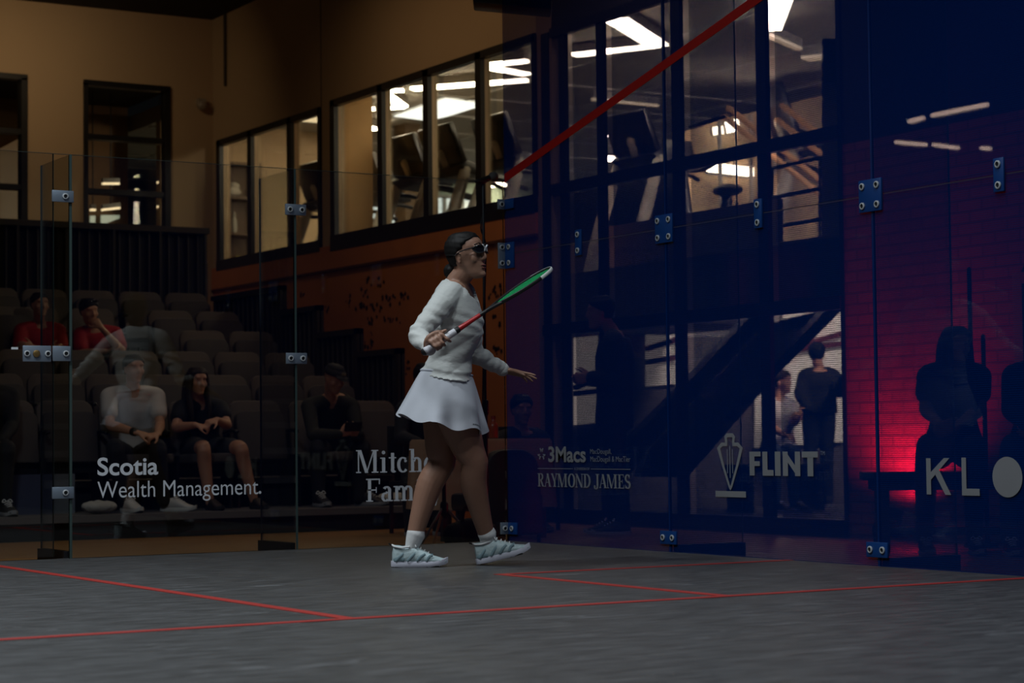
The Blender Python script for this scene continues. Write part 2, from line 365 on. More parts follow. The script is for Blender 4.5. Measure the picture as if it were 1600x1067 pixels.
for y, lab in ((-.805, 'blue two bolt clamp nearest the court corner'), (-2.44, 'blue two bolt clamp between the two square clamps'), (-4.10, 'blue two bolt clamp near the right frame edge')):
    clamp((0, y, 1.70), UY, NS, .062, .145, ((0, .045), (0, -.045)), BLUEMETAL, lab, GS)
for y, lab in ((-1.635, 'square blue four bolt clamp at the first wall joint'), (-3.275, 'square blue four bolt clamp at the joint above the bench')):
    clamp((0, y, 1.70), UY, NS, .155, .15, ((-.05, .045), (.05, .045), (-.05, -.045), (.05, -.045)), BLUEMETAL, lab, GS)
    clamp((0, y, .075), UY, NS, .145, .07, ((-.042, 0), (.042, 0)), BLUEMETAL, lab.replace('square blue four bolt clamp', 'low blue two bolt clamp'), GS)

# hall walls
def wallX(n, y0, y1, z0, z1, m, x=XW, th=.15): return struct(box(n, (x, y0, z0), (x + th, y1, z1), m))
def wallY(n, x0, x1, z0, z1, m, y=YB, th=.15): return struct(box(n, (x0, y, z0), (x1, y + th, z1), m))
# back wall of the hall with tall openings (0.25..0.81 and 1.45..2.475)
wallY('wall_gym_back', -9, -.9, GF, ZC, BEIGE)
wallY('wall_gym_back_pier', .81, 1.45, GF, ZC, BEIGE)
wallY('wall_gym_back_corner', 2.475, XW, GF, ZC, BEIGE)
wallY('wall_gym_back_head', -.9, .81, 4.655, ZC, BEIGE); wallY('wall_gym_back_top', 1.45, 2.475, 4.655, ZC, BEIGE)
wallY('wall_gym_back_low', -.9, .81, GF, 2.6, BEIGE); wallY('wall_gym_back_base', 1.45, 2.475, GF, 2.6, BEIGE)
# side wall
wallX('wall_gym_side', 8.66, YB, 4.06, ZC, BEIGE)
wallX('wall_gym_side_top', 4.45, 8.655, 4.08, ZC, BEIGE)
wallX('wall_gym_side_pier', 8.42, 8.66, 2.46, 4.08, BEIGE)
wallX('wall_gym_side_strip', 11.36, YB, 2.46, 4.06, BEIGE)
struct(box('trim_13', (XW - .004, 8.652, 2.6), (XW + .002, 8.664, ZC), BLACKM))
wallX('wall_gym_side_low', 4.45, YB, GF, 2.60, WOODW)
struct(box('trim_14', (XW - .025, 4.45, 2.36), (XW, YB, 2.60), WOODW))
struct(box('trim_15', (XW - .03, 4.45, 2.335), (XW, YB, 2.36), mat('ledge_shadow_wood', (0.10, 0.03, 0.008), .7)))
wallX('wall_gym_side_jamb', 4.2, 4.45, GF, ZC, mat('plum_wall', (0.30, 0.20, 0.16), .8))
wallX('wall_brick', -10.2, .49, GF, 2.61, BRICK)
wallX('wall_brick_top', -10.2, .49, 2.61, ZC, mat('dark_cladding', (0.02, 0.018, 0.02), .8))
wallX('wall_gym_side_glazing_head', .49, 4.2, 4.05, ZC, mat('dark_cladding', (0.02,) * 3))
# sprinkled leaf-shaped cut-outs in the orange panelling
cut = MB(); rr = random.Random(3)
def leaf(y, z, r, a):
    pts = []
    for i in range(10):
        q = a + 2 * PI * i / 10; f = r * (1 if i % 2 == 0 else .5); pts.append((math.cos(q) * f, math.sin(q) * f))
    cut.prism(pts, (XW - .003, y, z), (0, 1, 0), (0, 0, 1), (.0028, 0, 0))
for (cx, cy, sx, sy, n) in ((585, 441, 22, 7, 9), (568, 466, 7, 16, 10), (577, 481, 22, 5, 14), (613, 468, 24, 9, 16), (632, 462, 7, 7, 5), (583, 501, 9, 6, 8), (612, 500, 14, 6, 9), (576, 532, 7, 14, 11), (634, 575, 7, 14, 9),
                            (474, 461, 10, 4, 6), (509, 482, 6, 5, 5), (505, 516, 8, 4, 4), (772, 456, 12, 12, 12), (779, 548, 9, 7, 7), (776, 500, 8, 10, 5), (545, 470, 6, 20, 5), (650, 520, 8, 14, 6)):
    for _ in range(n):
        p = on(cx + rr.uniform(-sx, sx), cy + rr.uniform(-sy, sy), 0, XW)
        leaf(p.y, p.z, rr.uniform(.012, .032), rr.uniform(0, 6))
cu = cut.build('trim_16', BLACK, None, smooth=False); struct(cu)

# window frames along the side wall
FR = BLACKM
def window(n, verts, y0, y1, z0, z1, x=XW, bot=.10):
    w = bpy.data.objects.new(n, None); COL.objects.link(w); w['kind'] = 'structure'
    f = MB(); f.box((x - .02, y0, z1 - .06), (x + .05, y1, z1 + .01)); f.box((x - .03, y0, z0 - bot), (x + .16, y1, z0 + .02))
    f.box((x - .02, y0 - .01, z0), (x + .03, y0 + .05, z1)); f.box((x - .02, y1 - .09, z0), (x + .03, y1 + .01, z1))
    for v in verts: f.box((x - .02, v - .05, z0), (x + .025, v + .05, z1))
    f.build('window_frame', FR, w, smooth=False)
    g = MB(); ys = [y0 + .05] + sorted(verts) + [y1 - .06]
    for a, b in zip(ys, ys[1:]): g.box((x + .06, a, z0), (x + .066, b, z1))
    g.build('window_pane', PANE, w, smooth=False)
    # pale inner reveals beside each post
    rv = MB()
    for v in list(verts) + [y1 - .04]: rv.box((x + .026, v - .045, z0), (x + .085, v + .045, z1))
    rv.build('window_post', mat('pale_post', (.62, .46, .29), .7), w, smooth=False)
window('window_1', [10.45, 9.42], 8.67, 11.36, 2.66, 4.05)
window('window_2', [7.33, 6.40, 5.42], 4.45, 8.42, 2.68, 4.08, bot=.14)
# tall windows of the back wall
def tallwin(n, x0, x1):
    w = bpy.data.objects.new(n, None); COL.objects.link(w); w['kind'] = 'structure'
    f = MB(); y = YB
    f.box((x0, y - .03, 4.60), (x1, y + .1, 4.66)); f.box((x0, y - .03, 2.55), (x0 + .05, y + .1, 4.62)); f.box((x1 - .07, y - .03, 2.55), (x1, y + .1, 4.62))
    for z in (4.03, 3.42, 2.6): f.box((x0, y - .02, z - .03), (x1, y + .1, z + .03))
    f.build('window_frame', FR, w, smooth=False)
    MB().box((x0 + .05, y + .04, 2.6), (x1 - .07, y + .046, 4.6)).build('window_pane', PANE, w, smooth=False)
tallwin('window_3', -.9, .81); tallwin('window_4', 1.45, 2.475)
# glazed screen behind the blue wall
w = bpy.data.objects.new('window_5', None); COL.objects.link(w); w['kind'] = 'structure'
f = MB()
for (a, b) in ((4.24, 4.36), (3.99, 4.08), (3.41, 3.51), (2.345, 2.46), (1.285, 1.40)): f.box((XW - .01, a, GF), (XW + .03, b, 4.06))
f.box((XW - .01, .46, GF), (XW + .03, .50, 4.06))
f.box((XW - .025, .49, 2.655), (XW + .04, 4.2, 2.75)); f.box((XW - .025, .49, 1.475), (XW + .04, 4.36, 1.57)); f.box((XW - .025, .49, 4.0), (XW + .04, 4.2, 4.08)); f.box((XW - .025, .49, GF), (XW + .04, 4.2, .02))
f.build('window_frame', FR, w, smooth=False)
g = MB()
for (a, b) in ((.5, 1.25), (1.4, 2.3), (2.46, 3.37), (3.51, 3.96)): g.box((XW + .05, a, GF), (XW + .056, b, 4.0))
g.build('window_pane', PANE, w, smooth=False)

# ------------------------------------------------------------------ upper fitness floor, seen through the windows
UF, UC = 1.95, 4.60
IN = mat('inner_wall', (0.62, 0.44, 0.25), 0.8, mottled=(2, .04)); CEILU = mat('grey_ceiling', (0.50, 0.47, 0.42), 0.85)
RUBF = mat('rubber_floor', (0.25, 0.24, 0.22), .7)
struct(box('floor_upper', (XW + .15, 4.4, 1.62), (5.6, 25, UF), RUBF)); struct(box('floor_upper_far', (5.6, 6.35, 1.62), (20, 25, UF), RUBF)); struct(box('floor_balcony', (XW + .175, -9, 1.62), (3.8, 4.4, UF), RUBF))
struct(box('trim_20', (XW + .152, -9, 1.60), (XW + .172, 4.5, 2.0), mat('slab_edge', (.5, .42, .34), .8)))
struct(box('ceiling_upper', (XW + .15, -9, UC), (20, 25, UC + .2), CEILU))
struct(box('floor_lobby', (XW + .15, -9, -.3), (20, 25, GF), mat('lobby_floor', (0.10, 0.09, 0.08), .5)))
wallY('wall_office_end', XW + .15, 5.6, UF, UC, IN, y=13.5); wallY('wall_office_stub', XW + .2, 3.62, UF, UC, mat('amber_wall', (0.55, 0.33, 0.13), .8), y=8.72, th=.3)
wallY('wall_fitness_end', 5.0, 11.0, UF, UC, mat('teal_wall', (0.42, 0.50, 0.42), .8), y=17.2)
wallX('wall_fitness_far', 17, 25, UF, UC, mat('teal_wall', (0,) * 3), x=11.0)
wallY('wall_fitness_distant', 11.0, 20, GF, UC, IN, y=24.8); wallX('wall_lobby_far', -9, 25, GF, UC, IN, x=19.8)
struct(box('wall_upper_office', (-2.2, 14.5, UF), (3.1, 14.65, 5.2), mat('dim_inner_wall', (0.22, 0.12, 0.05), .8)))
struct(box('floor_upper_office', (-2.2, YB + .15, 2.3), (3.1, 14.6, 2.5), BLACKM)); struct(box('ceiling_upper_office', (-2.2, YB + .15, 4.9), (3.1, 14.6, 5.0), CEIL))
LED = mat('led_glow', (1, 1, 1), emit=((1.0, 0.80, 0.55), 46.0)); HALLLED = mat('hall_led', (1, 1, 1), emit=((1.0, 0.74, 0.50), 16.0)); LEDSOFT = mat('led_soft', (1, 1, 1), emit=((1.0, 0.70, 0.40), 1.8)); DAY = mat('daylight_pane', (1, 1, 1), emit=((0.93, 1.0, 0.96), 1.5))
LAMPBODY = mat('lamp_housing', (0.3, 0.28, 0.25), .5)
def led(n, a, b, lab, grp, z=UC - .115, m=None, w=.11):
    A = on(*a, 2, z); B = on(*b, 2, z); c = (A + B) / 2; t = thing(n, lab, 'light', grp, c)
    MB().beam(A - c, B - c, w, .03).build('diffuser', m or LED, t, smooth=False)
    MB().beam(A - c + V(0, 0, .06), B - c + V(0, 0, .053), w * 1.05, .088).build('housing', LAMPBODY, t, smooth=False)
GL = 'linear ceiling lights of the fitness floor'
led('linear_light', (566, 170), (586, 170), 'short light bar above the amber stub wall', GL)
led('linear_light', (565, 196), (588, 202), 'short slanting light bar below the first one at the stub wall', GL)
led('linear_light', (596, 142), (630, 141), 'top bar of the zigzag light in the second pane', GL)
led('linear_light', (598, 145), (629, 166), 'slanting middle bar of the zigzag light in the second pane', GL, w=.13)
led('linear_light', (596, 169), (630, 167), 'bottom bar of the zigzag light in the second pane', GL)
led('linear_light', (645, 139), (823, 125), 'long light bar crossing three window panes', GL, w=.14)
led('linear_light', (752, 103), (823, 95), 'upper bar of the arrow shaped light at the blue wall edge', GL, w=.12)
led('linear_light', (752, 103), (823, 116), 'lower bar of the arrow shaped light at the blue wall edge', GL, w=.12)
led('linear_light', (898, 86), (1028, 71), 'lower light bar behind the blue wall left of the joint', GL, w=.12)
led('linear_light', (964, 31), (1028, 71), 'slanting light bar behind the blue wall left of the joint', GL, w=.22)
led('linear_light', (1203, 46), (1222, -8), 'broad light bar at the top frame edge behind the blue wall', GL, w=.22)
led('linear_light', (1200, 55), (1248, 76), 'slanting light bar below the broad one behind the blue wall', GL, w=.07, m=LEDSOFT)
led('linear_light', (1258, 92), (1290, 88), 'short dim light bar left of the brick wall', GL, w=.2, m=LEDSOFT)
led('linear_light', (925, 155), (1028, 165), 'thin dim light bar under the slanting red line', GL, w=.05, m=LEDSOFT)
for (x, y, lab) in ((955, 208, 'small far downlight under the red line'), (957, 247, 'far downlight left of the blue wall joint'), (1030, 248, 'far downlight right of the blue wall joint'), (812, 244, 'far downlight beside the corner of the blue wall'), (780, 288, 'bright far downlight beside the microphone')):
    p = on(x, y, 2, UC - .04); t = thing('downlight', lab, 'light', 'downlights of the fitness floor', p); sc = (p - CAM).length / 30
    q = MB(); q.skin([[V(math.cos(a) * r, math.sin(a) * r, h) for a in [2 * PI * i / 20 for i in range(20)]] for r, h in ((.22 * sc, 0.0), (.25 * sc, .0), (.25 * sc, .038))]); q.build('trim_ring', LAMPBODY, t)
    q = MB(); q.skin([[V(math.cos(a) * r * sc, math.sin(a) * r * sc, h) for a in [2 * PI * i / 20 for i in range(20)]] for r, h in ((.2, -.02), (.2, .0))]); q.build('diffuser', LED, t)
for a, b, lab in (((1418, 190), (1440, 184), 'short lamp bar mirrored in the blue wall, left of the long upper bar'), ((1455, 180), (1540, 163), 'long lamp bar mirrored in the upper blue wall'), ((1398, 222), (1444, 226), 'left lamp bar of the lower row mirrored in the blue wall'), ((1457, 226), (1494, 231), 'middle lamp bar of the lower row mirrored in the blue wall'), ((1532, 231), (1544, 232), 'shortest lamp bar of the lower row mirrored in the blue wall')):
    A = on(*a, 0, 8.4); B = on(*b, 0, 8.4); A.x = B.x = -8.4; c = (A + B) / 2; t = thing('hall_lamp', lab, 'light', 'lamps on the far side of the hall', c)
    MB().beam(A - c, B - c, .05, .035).build('diffuser', HALLLED, t, smooth=False)
    MB().beam(A - c + V(-.04, 0, .0), B - c + V(-.04, 0, .0), .05, .07).build('housing', LAMPBODY, t, smooth=False)
    q = MB(); q.tube([(-.04, 0, .03), (-.04, 0, ZC - c.z)], [.008, .008], 6, round_ends=False); q.build('hanger', BLACKM, t)
# skylight in the fitness ceiling
sk = MB(); pts = [on(x, y, 2, UC - .022) for x, y in ((614, 182), (646, 171), (696, 154), (760, 163), (700, 182), (668, 189))]
sk.add(pts + [p + V(0, 0, .003) for p in pts], [(5, 4, 3, 2, 1, 0), (6, 7, 8, 9, 10, 11)] + [(i, (i + 1) % 6, 6 + (i + 1) % 6, 6 + i) for i in range(6)])
struct(sk.build('window_6', mat('skylight', (1, 1, 1), emit=((1.0, .97, .9), 3.0)), None, smooth=False))
# ceiling grid bars
gb = MB()
for i in range(12): gb.beam((3.2, 9 + i * 1.25, UC - .008), (11, 9 + i * 1.25, UC - .008), .07, .014)
for i in range(5): gb.beam((4.2 + i * 1.5, 4.6, UC - .008), (4.2 + i * 1.5, 17, UC - .008), .07, .014)
struct(gb.build('trim_17', mat('ceiling_bars', (0.7, 0.68, .62), .7), None, smooth=False))
# bright end windows
def glaz(n, px0, px1, z0, z1, y, bars=3):
    w = bpy.data.objects.new(n, None); COL.objects.link(w); w['kind'] = 'structure'
    a = on(px0, 320, 1, y).x; b = on(px1, 320, 1, y).x
    MB().box((a, y - .01, z0), (b, y, z1)).build('window_pane', DAY, w, smooth=False)
    f = MB()
    for i in range(bars + 1): x = a + (b - a) * i / bars; f.box((x - .03, y - .05, z0), (x + .03, y - .011, z1))
    for k in range(3): z = z0 + (z1 - z0) * k / 2; f.box((a, y - .05, z - .025), (b, y - .011, z + .025))
    f.build('window_bar', mat('pale_bar', (.5, .5, .48), .6), w, smooth=False)
glaz('window_7', 578, 648, 2.6, 4.36, 17.19); glaz('window_8', 664, 748, 2.6, 4.36, 17.19)
struct(box('trim_18', (5.93, 12.3, UF), (6.15, 12.6, UC), mat('brown_post', (.16, .10, .05), .7)))
# light of the office rooms, and an added fill for the stair wall
area('office_light', (4.3, 11.6, UC - .1), (4.3, 11.6, 0), .8, 1.2, 22, (1.0, .74, .42), 2.9)
area('stair_wall_fill', (6.5, 1.2, 4.4), (7.4, 7.2, 2.4), 1.2, 1.2, 260, (1.0, .80, .62), 1.25)  # unseen area light added out of frame to brighten the stair wall
area('upper_office_light', (.2, 13.2, 4.85), (.2, 13.2, 0), .5, .5, .35, (1.0, .6, .3), 2.9)

# shelf with odds and ends in the small office
p = on(366, 300, 1, 13.3); bs = thing('bookshelf', 'tall dark shelf with pale bundles in the small office', 'shelf', None, (p.x, 13.3, UF))
f = MB()
for x in (-.28, .28): f.box((x - .02, -.16, 0), (x + .02, .16, 2.15))
f.box((-.28, .13, 0), (.28, .16, 2.15)); f.build('shelf_frame', mat('walnut', (.10, .055, .025), .6), bs, smooth=False)
for z in (.35, .8, 1.25, 1.7, 2.13): MB().box((-.27, -.15, z - .015), (.27, .13, z + .015)).build('shelf_board', MATS['walnut'], bs, smooth=False)
for i, (dx, z, w, h, c, nm, lab) in enumerate(((-.05, 1.715, .20, .20, (.5, .45, .38), 'towel_bundle', 'pale towel bundle on the top shelf of the office'), (-.02, 1.265, .07, .26, (.4, .38, .33), 'spray_bottle', 'pale bottle standing on the office shelf'), (.06, .815, .20, .14, (.5, .42, .05), 'storage_box', 'yellow box on the lower office shelf'))):
    q = MB()
    if nm == 'spray_bottle': q.tube([(0, 0, 0), (0, 0, h * .6), (0, 0, h * .75), (0, 0, h)], [w * .5, w * .5, w * .25, w * .2], 12)
    elif nm == 'towel_bundle': q.ell((0, 0, h * .3), (w * .6, 0, 0), (0, .1, 0), (0, 0, h * .3)); q.ell((.02, 0, h * .7), (w * .4, 0, 0), (0, .08, 0), (0, 0, h * .25))
    else: q.box((-w / 2, -.1, 0), (w / 2, .1, h)); q.box((-w / 2 - .005, -.105, h), (w / 2 + .005, .105, h + .02))
    o = q.build(nm, mat(nm, c, .8), None, smooth=nm != 'storage_box', voxel=.012 if nm != 'storage_box' else None, iters=1); o.location = (p.x + dx, 13.26, UF + z); tag(o, lab, {'towel_bundle': 'towel', 'spray_bottle': 'bottle', 'storage_box': 'box'}[nm])
# dome camera in the corner, conduit on the wall
t = thing('dome_camera', 'small dome camera in the upper corner of the beige walls', 'camera', None, (XW - .16, YB - .001, 4.50))
q = MB(); q.box((-.045, -.08, -.02), (.045, 0, .045)); q.build('bracket', mat('pale_plastic', (.35, .3, .24), .6), t, smooth=False)
q = MB(); q.ell((0, -.07, -.035), (.06, 0, 0), (0, .06, 0), (0, 0, .055)); q.build('dome', mat('pale_dome', (.30, .25, .20), .35), t)
q = MB(); q.tube([(XW - .02, 11.10, 4.66), (XW - .02, 11.10, ZC)], [.018, .018], 8); tag(q.build('conduit', mat('dark_conduit', (.06, .045, .03), .6), None), 'thin dark conduit running down the beige side wall', 'pipe')

# ------------------------------------------------------------------ treadmills
GREYM = mat('grey_frame', (0.40, 0.36, 0.30), .45); RUB = mat('belt', (0.015, 0.015, 0.016), .8); SCREEN = mat('dark_screen', (0.012, 0.010, 0.009), .3)
def make_treadmill():
    t = thing('treadmill', 'treadmill', 'treadmill', 'treadmills along the fitness windows')
    q = MB(); q.box((-.36, -1.0, .0), (.36, .85, .18)); q.build('deck', BLACKM, t, bevel=.03)
    MB().box((-.23, -.97, .18), (.23, .55, .192)).build('belt', RUB, t, smooth=False)
    q = MB(); q.ell((0, .70, .18), (.33, 0, 0), (0, .24, 0), (0, 0, .15)); q.build('motor_hood', BLACKM, t)
    for s in (-1, 1):
        q = MB(); q.tube([(s * .33, .75, .15), (s * .33, .55, .80), (s * .31, .32, 1.42)], [(.042, .080), (.042, .075), (.038, .06)], 10, 4, ref=(1, 0, 0)); q.build('upright', GREYM, t)
        q = MB(); q.tube([(s * .33, .34, 1.30), (s * .34, .10, 1.29), (s * .34, -.16, 1.22)], [.024, .022, .022], 8, 4); q.build('handrail', BLACKM, t)
    q = MB(); q.prism([(.02, 1.34), (.34, 1.36), (.42, 1.44), (.30, 1.50), (.04, 1.41)], (-.34, 0, 0), (0, 1, 0), (0, 0, 1), (.68, 0, 0)); q.build('console', BLACKM, t, bevel=.02)
    q = MB(); q.obox((0, .42, 1.68), (.32, 0, 0), (0, .032, -.012), (0, .085, .20)); q.build('screen', SCREEN, t, bevel=.015)
    q = MB(); q.tube([(0, .33, 1.42), (0, .42, 1.6)], [.05, .05], 8); q.build('screen_post', GREYM, t)
    return t
tm0 = make_treadmill(); first = [True]
def treadmill(px, py, x, lab, rz=0.0, z=UF):
    p = on(px, py, 0, x - .4); o = tm0 if first[0] else copy_tree(tm0); first[0] = False
    o.location = (x, p.y, z); o.rotation_euler = (0, 0, PI / 2 + rz); o['label'] = lab
treadmill(492, 258, 4.5, 'treadmill at the right end of the left window strip', .03)
treadmill(574, 262, 4.75, 'treadmill half hidden behind the amber stub wall', .03)
treadmill(634, 234, 4.45, 'treadmill with tilted screen in the second pane from the amber wall', .05)
treadmill(692, 214, 4.45, 'treadmill with tilted screen in the middle pane above the player', .03)
treadmill(776, 228, 4.6, 'treadmill at the edge of the blue wall', .03)
treadmill(985, 238, 5.7, 'treadmill behind the blue wall left of its first joint', .1)
treadmill(1236, 158, 8.6, 'tall treadmill behind the blue wall beside the brick wall', -.35); bpy.context.scene.objects['treadmill.006'].scale = (1.15, 1.15, 1.36)
# seated-machine silhouettes
t = thing('exercise_bike', 'dark exercise bike behind the blue wall under the handrails', 'exercise bike', None, on(1108, 400, 1, 4.95)); t.location.z = UF
q = MB(); q.tube([(0, -.5, .05), (0, .5, .05)], [.05, .05]); q.tube([(-.22, -.5, .04), (.22, -.5, .04)], [.04, .04]); q.tube([(-.22, .5, .04), (.22, .5, .04)], [.04, .04]); q.tube([(0, -.2, .12), (0, -.28, .85)], [.06, .05]); q.tube([(0, .25, .12), (0, .4, 1.15)], [.07, .05]); q.tube([(0, -.2, .3), (0, .3, .5)], [.08, .1]); q.build('bike_frame', BLACKM, t)
q = MB(); q.ell((0, -.3, .92), (.12, 0, 0), (0, .17, 0), (0, 0, .06)); q.build('saddle', BLACK, t)
q = MB(); q.tube([(-.24, .2, 1.25), (-.2, .42, 1.2), (.2, .42, 1.2), (.24, .2, 1.25)], [.022] * 4); q.build('handlebar', BLACK, t)
q = MB(); q.skin([[V(s, .32 + .26 * math.cos(a) * r, .35 + .26 * math.sin(a) * r) for a in [2 * PI * i / 24 for i in range(24)]] for s, r in ((-.04, .85), (-.03, 1), (.03, 1), (.04, .85))]); q.build('flywheel', GREYM, t)
q = MB(); q.obox((0, .46, 1.36), (.17, 0, 0), (0, .02, 0), (0, .04, .13)); q.build('screen', SCREEN, t, bevel=.01)

# ------------------------------------------------------------------ stairs and rails behind the glazed screen
RAILW = mat('wood_rail', (.55, .30, .14), .45); RAILD = mat('dark_rail', (.03, .028, .028), .5); PALEW = mat('pale_soffit', (.20, .17, .15), .8)
def pxprism(n, pts, y, th, m, parent=None, ax=1):
    P = [on(x, yy, ax, y) for x, yy in pts]; k = len(P); d = V(0, th, 0) if ax == 1 else V(th, 0, 0)
    return MB().add(P + [p + d for p in P], [tuple(range(k - 1, -1, -1)), tuple(range(k, 2 * k))] + [(i, (i + 1) % k, k + (i + 1) % k, k + i) for i in range(k)]).build(n, m, parent, smooth=False)
st = thing('staircase', 'broad staircase rising to the right behind the glazed screen', 'staircase')
pxprism('stringer', [(940, 735), (1100, 572), (1190, 474), (1318, 462), (1318, 478), (1216, 488), (1196, 506), (1012, 702), (985, 740)], 3.55, .12, BLACKM, st)
pxprism('soffit', [(1000, 745), (1014, 702), (1196, 507), (1300, 482), (1196, 590), (1090, 700), (1060, 745)], 3.75, .10, PALEW, st)
pxprism('stringer', [(1050, 745), (1190, 588), (1296, 480), (1322, 478), (1208, 592), (1075, 745)], 3.60, .12, BLACKM, st)
lr = thing('handrail', 'paired wooden handrails sloping down to the right above the stairs', 'handrail')
q = MB()
for a, b in (((1137, 168), (1300, 296)), ((1131, 182), (1292, 312)), ((1222, 165), (1345, 262)), ((1214, 187), (1340, 286))):
    q = MB(); q.tube([on(*a, 1, 7.0), on(*b, 1, 6.2)], [.032, .032], 8); q.build('rail', RAILW, lr)
for x, y0, y1 in ((1124, 185, 430), (1172, 178, 420), (1290, 245, 430)):
    q = MB(); a_ = on(x, y0, 1, 7.0); q.tube([a_, V(a_.x, a_.y, UF)], [.022, .022], 8, round_ends=False); q.build('post', GREYM, lr)
gr = thing('guard_rail', 'dark guard rail with three bars beside the brick wall', 'railing')
for a, b in (((1078, 198), (1132, 182)), ((1206, 263), (1282, 246)), ((1206, 309), (1283, 294)), ((1206, 355), (1284, 342))):
    q = MB(); q.tube([on(*a, 0, 3.7), on(*b, 0, 3.7)], [.016, .016], 8); q.build('rail', RAILD, gr)
for x, y0, y1 in ((1281, 246, 412), (1206, 263, 425)):
    q = MB(); q.tube([on(x, y0, 0, 3.7), on(x, y1, 0, 3.7)], [.014, .014], 8); q.build('post', RAILD, gr)
struct(pxprism('wall_lobby_pier', [(1284, 60), (1311, 60), (1311, 405), (1284, 408)], 3.45, .2, IN, None, 0))
struct(pxprism('wall_stair', [(1070, 206), (1135, 185), (1200, 170), (1311, 142), (1311, 470), (1070, 470)], 7.9, .12, IN))
for (a, b, hh, lab) in (((1116, 205), (1128, 203), .09, 'small wall lamp left of its brighter pair by the handrail'), ((1136, 199), (1153, 195), .13, 'bright wall lamp right of its pair by the handrail'), ((1106, 261), (1176, 269), .10, 'long bright wall lamp above the dark exercise bike')):
    A = on(*a, 1, 7.84); B = on(*b, 1, 7.84); c = (A + B) / 2; t = thing('wall_lamp', lab, 'light', 'wall lamps behind the glazed screen', c)
    MB().beam(A - c, B - c, .05, hh).build('diffuser', LED, t, smooth=False); MB().beam(A - c + V(0, .045, 0), B - c + V(0, .045, 0), .04, hh * 1.15).build('housing', LAMPBODY, t, smooth=False)
PARA = mat('parapet', (.50, .40, .32), .8)
struct(box('wall_parapet', (3.55, 1.9, UF), (3.62, 4.35, 2.42), PARA)); struct(box('wall_parapet_low', (3.55, -6, UF), (3.62, 1.9, 2.08), PARA))
# bright lobby windows on the ground floor
for n, pts in (('window_9', ((898, 528), (934, 524), (934, 660), (898, 664))), ('window_10', ((1010, 512), (1058, 506), (1058, 600), (1010, 604))), ('window_11', ((1180, 480), (1318, 468), (1318, 690), (1180, 700)))):
    w = bpy.data.objects.new(n, None); COL.objects.link(w); w['kind'] = 'structure'
    pxprism('window_pane', pts, 6.2, .02, mat('lobby_pane', (1, 1, 1), emit=((1.0, .84, .60), .46)), w)
q = MB()
for a, b in (((1180, 560), (1318, 520)), ((1180, 556), (1318, 536)), ((898, 606), (934, 590)), ((898, 615), (934, 611)), ((1010, 545), (1058, 530)), ((1010, 566), (1058, 558))):
    q.beam(on(*a, 1, 6.15), on(*b, 1, 6.15), .05, .05)
struct(q.build('trim_19', mat('dark_red_bar', (.12, .02, .025), .6), None, smooth=False))
struct(box('wall_lobby_end', (3.2, 6.26, GF), (19.7, 6.34, 1.61), mat('lobby_wall', (.10, .085, .08), .8)))
# daylight in the tall window of the back wall: lamps of the room behind it
for a, b, m, lab in (((160, 287), (186, 287), LEDSOFT, 'upper short lamp bar in the tall back window'), ((159, 328), (187, 325), LEDSOFT, 'lower short lamp bar in the tall back window'), ((141, 328), (149, 328), LEDSOFT, 'tiny lamp bar left of the lower bar in the tall back window'), ((246, 285), (262, 285), LEDSOFT, 'lamp bar at the right side of the tall back window'), ((246, 323), (253, 323), LEDSOFT, 'tiny lamp low at the right side of the tall back window')):
    A = on(*a, 1, 13.6); B = on(*b, 1, 13.6); t = thing('strip_lamp', lab, 'light', 'strip lamps behind the tall back window', (A + B) / 2)
    MB().beam((A - B) / 2, (B - A) / 2, .05, .024).build('diffuser', m, t, smooth=False)
    MB().beam((A - B) / 2 + V(0, 0, .04), (B - A) / 2 + V(0, 0, .04), .06, .05).build('housing', LAMPBODY, t, smooth=False)
    q = MB(); q.tube([(0, 0, .05), (0, 0, 4.9 - t.location.z)], [.008, .008], 6); q.build('hanger', BLACKM, t)
w = bpy.data.objects.new('window_12', None); COL.objects.link(w); w['kind'] = 'structure'
for pts in (((141, 337), (149, 337), (149, 349), (141, 349)), ((158, 336), (187, 336), (187, 341), (166, 349), (158, 349))):
    pxprism('window_pane', pts, 14.4, .02, mat('dim_day', (1, 1, 1), emit=((.8, .85, .62), .45)), w)
pxprism('window_pane', [(0, 232), (38, 212), (38, 346), (0, 346)], 14.4, .02, mat('amber_glow', (1, 1, 1), emit=((.5, .2, .04), .09)), w)

# ------------------------------------------------------------------ bleachers and seats
DECK = [0.08 + .235 * k for k in range(6)]; ROWY = [4.25 + .8 * k for k in range(6)]
PLATW = mat('platform_edge', (0.11, 0.10, 0.10), .6); PLEAT = mat('black_pleats', (0.006, 0.0065, 0.009), .7); RIB = mat('grey_rib', (0.055, 0.05, 0.048), .6)
bl = thing('bleacher', 'black telescopic bleacher with stepped right end panels', 'bleacher', None, (0, 0, 0))
for k in range(6):
    y0 = ROWY[k] - (0.15 if k == 0 else 0); z = DECK[k]
    MB().box((-6.5, y0, z - .05), (1.98, ROWY[k] + .83, z)).build('deck', PLATW, bl, smooth=False)
    MB().box((-6.5, y0 + .06, GF), (1.96, y0 + .08, z - .052)).build('riser', PLEAT, bl, smooth=False)
def pleats(q, o, d, n, w, z0, z1, nrm):
    o = Vector(o); d = Vector(d); nrm = Vector(nrm)
    for i in range(n):
        c = o + d * (w * (i + .5) / n); q.obox(c + V(0, 0, (z0 + z1) / 2), d * .007, nrm * .018, V(0, 0, (z1 - z0) / 2))
